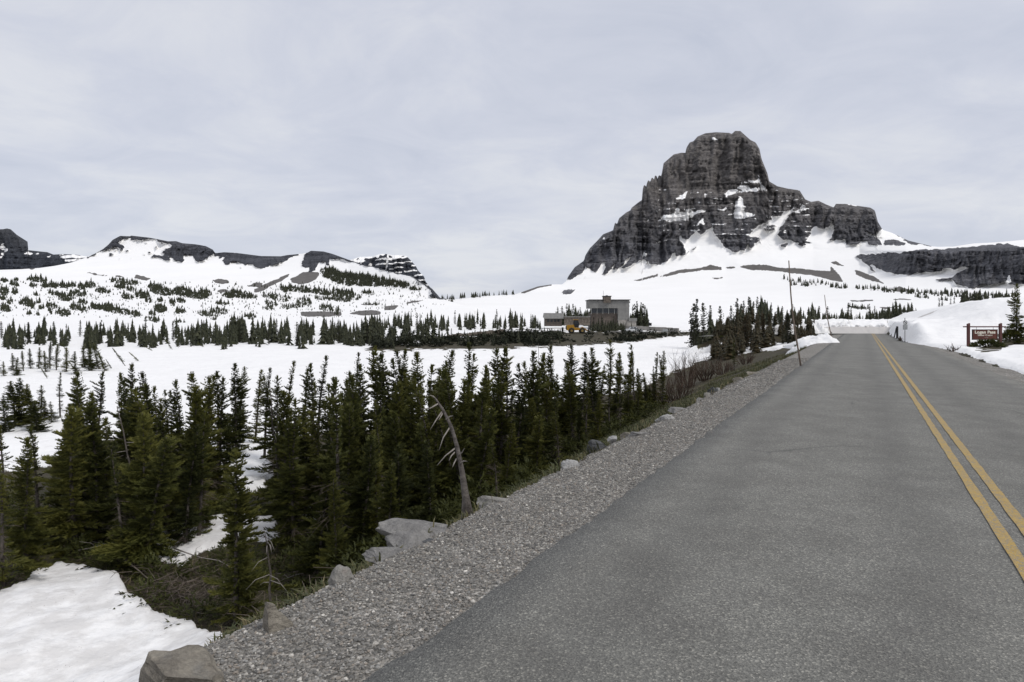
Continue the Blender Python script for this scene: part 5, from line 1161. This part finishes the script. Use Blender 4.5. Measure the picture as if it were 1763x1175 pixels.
snow_pole((1380.5, 629), (1358, 449), 25.6, .040, 'tall leaning wooden snow pole at the near road edge')
snow_pole((1434.5, 588.5), (1419.5, 508), 53, .045, 'leaning snow pole with a short cross piece near its top')
snow_pole((1462.5, 566), (1462, 535), 96, .028, 'thin short upright pole stuck in the cut snow wall')
snow_pole((1529, 563), (1528, 552), 97, .035, 'stubby marker pole in the snow at the far end of the wall')
def px_box(mb, x0, y0, x1, y1, D, dep, org): # box covering a photo rectangle at depth D
    a = Vector(unp(x0, y1, D)); b = Vector(unp(x1, y0, D)); c = (a+b)/2-org; return mb.box((c.x, c.y+dep/2, c.z), (b.x-a.x, dep, b.z-a.z))
# delineator at the left, posts at the right
X, Y, Z = unp(1431, 577, 57); e = empty('marker_post', (X, Y, -.1)); MB().box((0, 0, .35), (.13, .05, .95)).build('post', M['black'], e, bevel=.01); MB().box((0, -.03, .72), (.09, .012, .12)).build('reflector', M['signgrey'], e)
tag(e, 'short black marker post by the leaning cross-topped snow pole', 'marker post')
X, Y, Z = unp(1543.5, 580.5, 57); e = empty('wooden_post', (X, Y, Z-.05)); MB().box((.06, 0, .45), (.14, .14, 1.1)).build('post', M['black'], e, bevel=.015)
MB().tube([(-.22, -.02, 0), (-.02, .0, .85)], .045, 6).build('brace', M['black'], e); tag(e, 'short dark wooden post with a leaning brace against the snow face', 'post')
# no-parking sign
D = 51.0; X, Y, Z = unp(1558.5, 584, D); e = empty('road_sign', (X, Y, -.1)); org = Vector((X, Y, -.1))
MB().box((0, .04, 1.0), (.05, .04, 2.1)).build('post', M['steel'], e)
zt = unp(0, 552, D)[2]+.1; zm_ = unp(0, 559, D)[2]+.1; zl = unp(0, 568, D)[2]+.1; W = .37
pl = MB().box((0, 0, (zt+zm_)/2), (W, .02, zt-zm_-.01)).build('sign_plate', M['signwhite'], e, bevel=.008)
ring = MB(); cz = (zt+zm_)/2; n = 28
vs_ = []; R1, R0 = .158, .112
for k in range(n):
    a = 2*pi*k/n; vs_ += [(R1*cos(a), -.014, cz+R1*sin(a)), (R0*cos(a), -.014, cz+R0*sin(a))]
ring.add(vs_, [(2*k, 2*k+1, (2*k+3) % (2*n), (2*k+2) % (2*n)) for k in range(n)])
ring.add([(-.128, -.0145, cz+.082), (-.082, -.0145, cz+.128), (.128, -.0145, cz-.082), (.082, -.0145, cz-.128)], [(0, 1, 2, 3)])
ring.build('symbol', M['black'], pl)
lp = MB().box((0, 0, (zm_+zl)/2), (W, .02, zm_-zl-.01)).build('lower_plate', M['signgrey'], e, bevel=.008)
tag(e, 'white sign with black slashed circle above a grey plate on thin post', 'sign')
# the pass sign
D = 39.5; X, Y, _ = unp(1694, 600, D); zg = min(H1(X, Y), 0.05); org = Vector((X, Y, zg)); e = empty('pass_sign', org)
PX2 = lambda px, py: Vector(unp(px, py, D))-org
for (a, b, yt, yb_) in ((1665.3, 1669.2, 556.5, 602), (1720.3, 1724.2, 556.5, 596)):
    p0 = PX2(a, yb_); p1 = PX2(b, yt); w = p1.x-p0.x
    mb = MB(); mb.prism([(p0.x, p0.z-.5), (p1.x, p0.z-.5), (p1.x, p1.z), (p0.x, p1.z-.06)], -.07, .07); mb.build('post', M['brown'], e, bevel=.01)
p0 = PX2(1658.5, 563.8); p1 = PX2(1731, 562.2); MB().box(((p0.x+p1.x)/2, 0, (p0.z+p1.z)/2), (p1.x-p0.x, .08, .075)).build('crossbeam', M['brown'], e, bevel=.008)
p0 = PX2(1673.5, 585.5); p1 = PX2(1717, 567.5); cx_ = (p0.x+p1.x)/2; cz_ = (p0.z+p1.z)/2; W, Hh = p1.x-p0.x, p1.z-p0.z
bd = MB().box((cx_, 0, cz_), (W, .05, Hh)).build('board', M['panel'], e, bevel=.02)
fr = MB()
for (c, d) in (((cx_, -.005, cz_+Hh/2-.02), (W+.02, .075, .045)), ((cx_, -.005, cz_-Hh/2+.02), (W+.02, .075, .045)), ((cx_-W/2+.02, -.005, cz_), (.045, .07, Hh-.06)), ((cx_+W/2-.02, -.005, cz_), (.045, .07, Hh-.06))): fr.box(c, d)
fr.build('board_frame', M['trim'], bd, bevel=.008)
for px in (1681, 1710):
    q = PX2(px, 567.3); MB().tube([(q.x, 0, q.z), (q.x, 0, q.z+.13)], .012, 6).build('hanger', M['steel'], e)
def lettering(body, size, x, z, y, parent, m, bold=.0, sx=1.0, name='lettering'):
    cu = bpy.data.curves.new(name, 'FONT'); cu.body = body; cu.size = size; cu.align_x = 'CENTER'; cu.align_y = 'CENTER'; cu.extrude = .006; cu.offset = bold; cu.space_character = 1.08
    o = bpy.data.objects.new(name, cu); COL.objects.link(o); o.location = (x, y, z); o.rotation_euler = (pi/2, 0, 0); o.scale = (sx, 1, 1)
    bpy.context.view_layer.update(); me = bpy.data.meshes.new_from_object(o.evaluated_get(bpy.context.evaluated_depsgraph_get())); me.materials.clear(); me.materials.append(m)
    o2 = bpy.data.objects.new(name, me); COL.objects.link(o2); o2.location = (x, y, z); o2.rotation_euler = (pi/2, 0, 0); o2.scale = (sx, 1, 1); o2.parent = parent
    bpy.data.objects.remove(o); return o2
lettering('Logan Pass', .25, cx_, cz_+Hh*.23, -.034, bd, M['cream'], .010, 1.08)
lettering('Visitor Center', .125, cx_, cz_-Hh*.06, -.034, bd, M['cream'], .005, 1.15)
ar = MB(); z0 = cz_-Hh*.28; ar.add([(cx_-.02, -.03, z0-.012), (cx_+.15, -.03, z0-.012), (cx_+.15, -.03, z0+.012), (cx_-.02, -.03, z0+.012)], [(0, 1, 2, 3)]); ar.add([(cx_+.15, -.03, z0-.035), (cx_+.22, -.03, z0), (cx_+.15, -.03, z0+.035)], [(0, 1, 2)]); ar.build('small_mark', M['deadwood'], bd)
tag(e, 'hanging red-brown board reading Logan Pass between two wooden posts', 'sign')
# small juniper bush under the sign
def low_bush(px, py, w, h, label, n=420, seed=4, dmax=80, mt='needles'):
    r = np.random.default_rng(seed); x, y, z = ground_hit(px, py, 5, dmax); e = empty('low_bush', (x, y, z))
    a = r.uniform(0, 6.28, n); el = r.uniform(.0, 1.4, n); rr = r.uniform(.3, 1, n)**.5; c = np.stack([np.cos(a)*np.cos(el)*rr*w/2, np.sin(a)*np.cos(el)*rr*w*.3, np.sin(el)*rr*h], -1)
    d = c+np.array([0, 0, .1])+r.normal(0, .12, (n, 3)); d /= np.linalg.norm(d, axis=1)[:, None]; sd = np.cross(d, [0, 0, 1.0]); sd /= np.linalg.norm(sd, axis=1)[:, None]; up = np.cross(sd, d)
    V_, F_ = tri_fan(c, d, sd, up, np.full(n, .22)*r.uniform(.6, 1.3, n), np.full(n, .035), 3, r)
    ob('foliage', mesh_np('foliage', V_, F_, False, {'tone': r.uniform(0, 1, len(V_))}), M[mt], e); mb = MB()
    for k in range(9):
        q = random.Random(seed+k).uniform(0, 6.28); mb.tube([(0, 0, -.05), (cos(q)*w*.25, sin(q)*w*.15, h*.5)], [.02, .008], 4)
    mb.build('stems', M['twig'], e); tag(e, label, 'bush')
low_bush(1700, 598, 1.9, .34, 'low evergreen bush under the hanging pass sign', seed=4)
low_bush(1741, 588, 1.6, .7, 'evergreen skirt of brush between the sign post and the big fir', seed=5)
low_bush(1385, 598, 1.4, .3, 'yellow-green low plant beside the shoulder snow heap', seed=6, n=260)

# ------------------------------------------------------------------ visitor building, annexe, machines
M['siding'] = simple('grey weathered board siding', (0.225, 0.222, 0.21), (0.165, 0.162, 0.155), 0.85, 0.8, 0.3, 0.02, 6)
M['stonewall'] = simple('rubble stone wall', (0.20, 0.17, 0.14), (0.085, 0.07, 0.058), 0.9, 2.2, 0.8, 0.05, 8)
M['roofgrey'] = simple('grey shingle roof', (0.23, 0.225, 0.21), (0.15, 0.145, 0.14), 0.85, 1.2, 0.3, 0.02, 12)
M['darkedge'] = simple('dark roof edge', (0.045, 0.045, 0.047), None, 0.7)
M['wood_b'] = simple('brown wall boards', (0.12, 0.10, 0.085), (0.07, 0.058, 0.05), 0.8, 1.5)
gm, gt, gb = mat('dark window glass'); gb.inputs['Base Color'].default_value = (0.02, 0.025, 0.03, 1); gb.inputs['Roughness'].default_value = 0.08; M['glass'] = gm
M['mullion'] = simple('pale window frame', (0.38, 0.38, 0.36), None, 0.6)
M['concrete'] = simple('concrete', (0.34, 0.32, 0.29), (0.24, 0.225, 0.205), 0.85, 1.0)
D = 195.0; S = D/F
def BX(px): return (px-CX)*S
def BZ(py): return CH-(py-CY)*S
zg = BZ(566); bx0 = BX(1050); org = Vector((bx0, D, zg)); e = empty('visitor_building', org)
def bb(mb, x0, y0, x1, y1, d0, d1):  # photo rectangle, depth range behind the front face
    return mb.box((BX((x0+x1)/2)-bx0, (d0+d1)/2, BZ((y0+y1)/2)-zg), (BX(x1)-BX(x0), d1-d0, BZ(y0)-BZ(y1)))
# upper wall band in boards, right-hand wall, base
n = 9
for k in range(n):
    x0, x1 = 1015+(1083.5-1015)*k/n, 1015+(1083.5-1015)*(k+1)/n
    bb(MB(), x0+.06, 517.6, x1-.06, 531, 0.02*(k % 2), 9).build('wall_panel', M['siding'], e)
for k in range(3):
    x0, x1 = 1064+(1083.5-1064)*k/3, 1064+(1083.5-1064)*(k+1)/3
    bb(MB(), x0+.06, 531.05, x1-.06, 551, 0.02*(k % 2), 9).build('wall_panel', M['siding'], e)
bb(MB(), 1018.5, 539.2, 1063.9, 566, 1.2, 9).build('lower_wall', M['wood_b'], e)
bb(MB(), 1064.5, 551.05, 1083, 568, .1, 9).build('base_wall', M['concrete'], e)
bb(MB(), 1082, 548, 1096, 553.5, -.6, 6).build('terrace_parapet', M['siding'], e)
bb(MB(), 1079, 553.6, 1095, 563, -.3, 6).build('terrace_wall', M['concrete'], e)
rf = bb(MB(), 1013.8, 516, 1085, 517.5, -.5, 9.6).build('roof', M['darkedge'], e)
bb(MB(), 1084, 519, 1087, 521.5, 2, 6).build('roof_beam', M['darkedge'], e); bb(MB(), 1083.2, 526, 1086, 528, 2, 6).build('roof_beam', M['darkedge'], e)
wx = [1018.5, 1028.5, 1038.5, 1048.5, 1058.5, 1063.2]
for a, b in zip(wx[:-1], wx[1:]):
    w_ = bb(MB(), a+.35, 531.3, b-.35, 539.1, .9, 1.1).build('window', M['glass'], e)
for a in wx: bb(MB(), a-.3, 531.1, a+.3, 541, .55, .85).build('mullion', M['mullion'], e)
bb(MB(), 1018.8, 531.2, 1063.8, 539.15, 1.3, 1.4).build('window_back', M['black'], e)
ch = bb(MB(), 1038.8, 511.3, 1051.2, 521.5, -.9, 1.8).build('chimney', M['stonewall'], e)
r9 = random.Random(4)
for row in range(5):
    for k in range(5):
        x0 = 1038.8+12.4*(k+(.5 if row % 2 else 0)*.6)/5; x1 = min(x0+2.2+r9.uniform(-.3, .2), 1051.2)
        if x1-x0 > .6: bb(MB(), x0, 511.5+row*2.0, x1, 513.2+row*2.0, -.98-r9.uniform(0, .07), -.9).build('stone', M['stonewall'], ch)
bb(MB(), 1038, 509.8, 1052, 511.25, -1.1, 2.0).build('chimney_cap', M['darkedge'], ch); bb(MB(), 1043.5, 508.6, 1046.5, 509.75, .2, .9).build('flue', M['darkedge'], ch)
MB().tube([(BX(1039.3)-bx0, .5, BZ(511)-zg), (BX(1039.2)-bx0, .5, BZ(500.8)-zg)], .05, 5).build('antenna', M['steel'], e)
tag(e, 'grey flat-roofed building with stone chimney and a row of windows', 'building')
# annexe with pitched roof
e = empty('annexe_building', (BX(954), D, BZ(557))); ox, oz = BX(954), BZ(557)
mb = MB()
P = [(937, 539, 4.0), (972.5, 539.3, 4.0), (970.3, 548, -.6), (936.3, 548, -.6)]
v_ = [(BX(p[0])-ox, p[2], BZ(p[1])-oz) for p in P]; v2 = [(a, b, c-.22) for a, b, c in v_]
back = [(BX(937)-ox, 8.2, BZ(547)-oz), (BX(972.5)-ox, 8.2, BZ(547)-oz)]
mb.add(v_+v2+back, [(0, 1, 2, 3), (7, 6, 5, 4), (3, 2, 6, 7), (0, 3, 7, 4), (1, 5, 6, 2), (0, 8, 9, 1)]); mb.build('roof', M['roofgrey'], e)
def ab(x0, y0, x1, y1, d0, d1, nm, mt): MB().box((BX((x0+x1)/2)-ox, (d0+d1)/2, BZ((y0+y1)/2)-oz), (BX(x1)-BX(x0), d1-d0, BZ(y0)-BZ(y1))).build(nm, M[mt], e)
ab(938.8, 547, 967.5, 562, .3, 7, 'wall', 'wood_b')
for k in range(4): ab(942+k*6, 550, 945.5+k*6, 554.5, .22, .3, 'window', 'glass')
tag(e, 'low annexe with grey pitched roof beside the yellow loader', 'building')
e = empty('link_wall', (BX(994), D-1, BZ(552))); ox, oz = BX(994), BZ(552)
ab(971, 545, 1016, 546.6, .2, 3.2, 'coping', 'roofgrey'); ab(971.5, 546.65, 1015.5, 560, .5, 3, 'wall', 'stonewall')
for k in range(8): ab(974+k*5.2, 549, 975+k*5.2, 555, .4, .5, 'post', 'wood_b')
tag(e, 'low stone wall linking the annexe to the flat-roofed building', 'wall')
# parapet wall along the parking area
def wall_run(name, p0, p1, D0, D1, hgt, thick, label, mt, n):
    a = Vector(unp(*p0, D0)); b = Vector(unp(*p1, D1)); e = empty(name, a); d = b-a; rz = math.atan2(d.y, d.x); L_ = math.hypot(d.x, d.y)
    for k in range(n):
        c = d*((k+.5)/n); MB().box((c.x, c.y, c.z+hgt/2-.4), (L_/n-.03, thick*rnd.uniform(.8, 1.3), hgt*rnd.uniform(.7, 1.15)+.8), rz).build('block', M[mt], e)
    tag(e, label, 'wall')
wall_run('parapet_wall', (1078, 562.5), (1168, 567.5), 188, 168, .35, .5, 'long low stone parapet right of the flat-roofed building', 'concrete', 9)
wall_run('rubble_wall', (772, 585), (868, 575.5), 146, 156, 1.2, .6, 'broken stone retaining wall on the dark embankment', 'stonewall', 14)
wall_run('kerb_wall', (1044, 571), (1118, 572.5), 166, 160, .15, .4, 'low edge wall in front of the parked white car', 'concrete', 8)

# yellow wheel loader
M['yellow'] = simple('construction yellow paint', (0.42, 0.225, 0.022), (0.30, 0.155, 0.018), 0.55, 1.2)
M['tyre'] = simple('dusty black tyre', (0.035, 0.032, 0.03), (0.02, 0.02, 0.02), 0.85)
M['rimgrey'] = simple('wheel rim', (0.30, 0.20, 0.06), None, 0.6)
D = 162.0; S = D/F; X, Y, Z = unp(975, 573, D); X1 = unp(1021, 573, D)[0]
zg = H1(X+3, D); e = empty('wheel_loader', (X, D, max(zg, Z-.6))); L_ = X1-X; sc_ = L_/7.0; e.scale = (sc_,)*3
def prism(poly, y0, y1, nm, mt, par=e, bev=.04): return MB().prism(poly, y0, y1).build(nm, M[mt], par, bevel=bev)
body = prism([(0.05, .75), (0, 2.0), (.25, 2.15), (1.9, 2.25), (2.05, 1.55), (2.7, 1.45), (3.3, 1.45), (3.3, .8), (2.1, .75), (1.85, 1.25), (1.3, 1.45), (.75, 1.25), (.5, .75)], -1.1, 1.1, 'body', 'yellow')
prism([(0.02, 1.0), (-.12, 1.1), (-.12, 1.9), (.02, 1.95)], -.9, .9, 'radiator_grille', 'black', body)
cab = prism([(1.75, 2.0), (1.85, 3.45), (3.0, 3.45), (3.35, 2.5), (3.2, 1.5), (1.95, 1.5)], -.75, .75, 'cab', 'black')
prism([(1.75, 3.46), (1.8, 3.6), (3.1, 3.6), (3.1, 3.46)], -.82, .82, 'cab_roof', 'yellow', cab)
prism([(2.0, 2.1), (2.05, 3.3), (2.85, 3.3), (3.1, 2.5), (3.0, 2.1)], -.78, -.755, 'window', 'glass', cab, 0)
MB().tube([(1.2, .3, 2.2), (1.2, .3, 3.1)], .06, 6).build('exhaust_pipe', M['black'], e)
prism([(3.3, .75), (3.3, 1.35), (4.3, 1.45), (4.6, 1.0), (4.3, .75)], -.55, .55, 'front_frame', 'yellow')
for s in (-1, 1):
    prism([(3.9, 1.5), (4.1, 1.75), (5.3, 1.0), (5.9, .55), (5.75, .4), (5.0, .75)], s*.45-.09, s*.45+.09, 'lift_arm', 'yellow')
prism([(5.7, .15), (5.65, .5), (5.75, 1.35), (6.05, 1.4), (5.95, .75), (6.15, .35), (7.0, .18), (7.0, .1)], -1.25, 1.25, 'bucket', 'black')
for wx_ in (1.3, 4.1):
    for s in (-1, 1):
        mb = MB(); n = 20; prof = [(.35, -.28), (.62, -.30), (.74, -.18), (.74, .18), (.62, .30), (.35, .28)]; vs_ = [(wx_+r_*cos(2*pi*k/n), s*.95+y_, .72+r_*sin(2*pi*k/n)) for r_, y_ in prof for k in range(n)]
        mb.add(vs_, [(a*n+k, a*n+(k+1) % n, (a+1)*n+(k+1) % n, (a+1)*n+k) for a in range(5) for k in range(n)])
        w_ = mb.build('wheel', M['tyre'], e, True); MB().add([(wx_+.36*cos(2*pi*k/n), s*1.18, .72+.36*sin(2*pi*k/n)) for k in range(n)]+[(wx_+.36*cos(2*pi*k/n), s*.8, .72+.36*sin(2*pi*k/n)) for k in range(n)], [tuple(range(n)), tuple(range(2*n-1, n-1, -1))]+[(k, (k+1) % n, (k+1) % n+n, k+n) for k in range(n)]).build('rim', M['rimgrey'], w_)
tag(e, 'yellow wheel loader with black cab parked before the annexe', 'loader')
# parked white car half hidden by the edge wall
D = 168.0; X, Y, Z = unp(1077, 572, D); zg = H1(X+2, D); e = empty('parked_car', (X, D, max(zg, Z-.3)-.1))
M['carwhite'] = simple('white car paint', (0.62, 0.63, 0.64), (0.56, 0.57, 0.58), 0.3)
prism([(0, .35), (.02, .85), (.25, 1.0), (3.9, .95), (4.3, .8), (4.35, .35)], -.85, .85, 'body', 'carwhite', e, .05)
cb = prism([(.9, 1.0), (1.25, 1.48), (2.6, 1.5), (3.2, 1.0)], -.72, .72, 'cabin', 'carwhite', e, .05)
prism([(1.1, 1.04), (1.35, 1.4), (1.85, 1.41), (1.85, 1.04)], -.76, -.735, 'window', 'glass', cb, 0); prism([(1.95, 1.04), (1.95, 1.41), (2.5, 1.41), (2.95, 1.04)], -.76, -.735, 'window', 'glass', cb, 0)
for wx_ in (.85, 3.45):
    for s in (-1, 1):
        n = 16; MB().add([(wx_+.33*cos(2*pi*k/n), s*.87, .33+.33*sin(2*pi*k/n)) for k in range(n)]+[(wx_+.33*cos(2*pi*k/n), s*.65, .33+.33*sin(2*pi*k/n)) for k in range(n)], [tuple(range(n)), tuple(range(2*n-1, n-1, -1))]+[(k, (k+1) % n, (k+1) % n+n, k+n) for k in range(n)]).build('wheel', M['tyre'], e)
tag(e, 'white car parked beyond the low edge wall', 'car')
# signs in the parking area
D = 160.0; X, Y, Z = unp(1119, 572, D); zg = min(H1(X, D), Z); e = empty('parking_sign', (X, D, zg)); S = D/F
MB().box((0, .05, (11*S)/2+.1), (.09, .07, 13*S)).build('post', M['black'], e); MB().box((0, 0, unp(0, 558.7, D)[2]-zg), (6*S, .04, 5*S)).build('plate', M['black'], e, bevel=.02)
tag(e, 'dark square sign on a post seen from behind', 'sign')
D = 150.0; X, Y, Z = unp(1145.5, 571.5, D); zg = min(H1(X, D), Z); e = empty('barrier_board', (X, D, zg)); S = D/F
MB().box((0, 0, Z-zg+2.4*S), (9*S, .05, 4.2*S)).build('board', M['signgrey'], e, bevel=.02)
for s in (-1, 1): MB().box((s*3.4*S, .06, (Z-zg+2*S)/2), (.09, .09, Z-zg+2*S)).build('leg', M['steel'], e)
tag(e, 'pale grey barrier board on two legs beside the dark square sign', 'barrier')
D = 158.0; X, Y, Z = unp(968.5, 569, D); e = empty('litter_bin', (X, D, Z-.3)); n = 12; mb = MB(); mb.tube([(0, 0, 0), (0, 0, .9), (0, 0, .95)], [.24, .28, .2], n); mb.build('drum', M['black'], e, True); MB().tube([(0, 0, .95), (0, 0, 1.05)], [.27, .12], n).build('lid', M['black'], e, True)
tag(e, 'small dark bin standing in the snow behind the loader', 'bin')
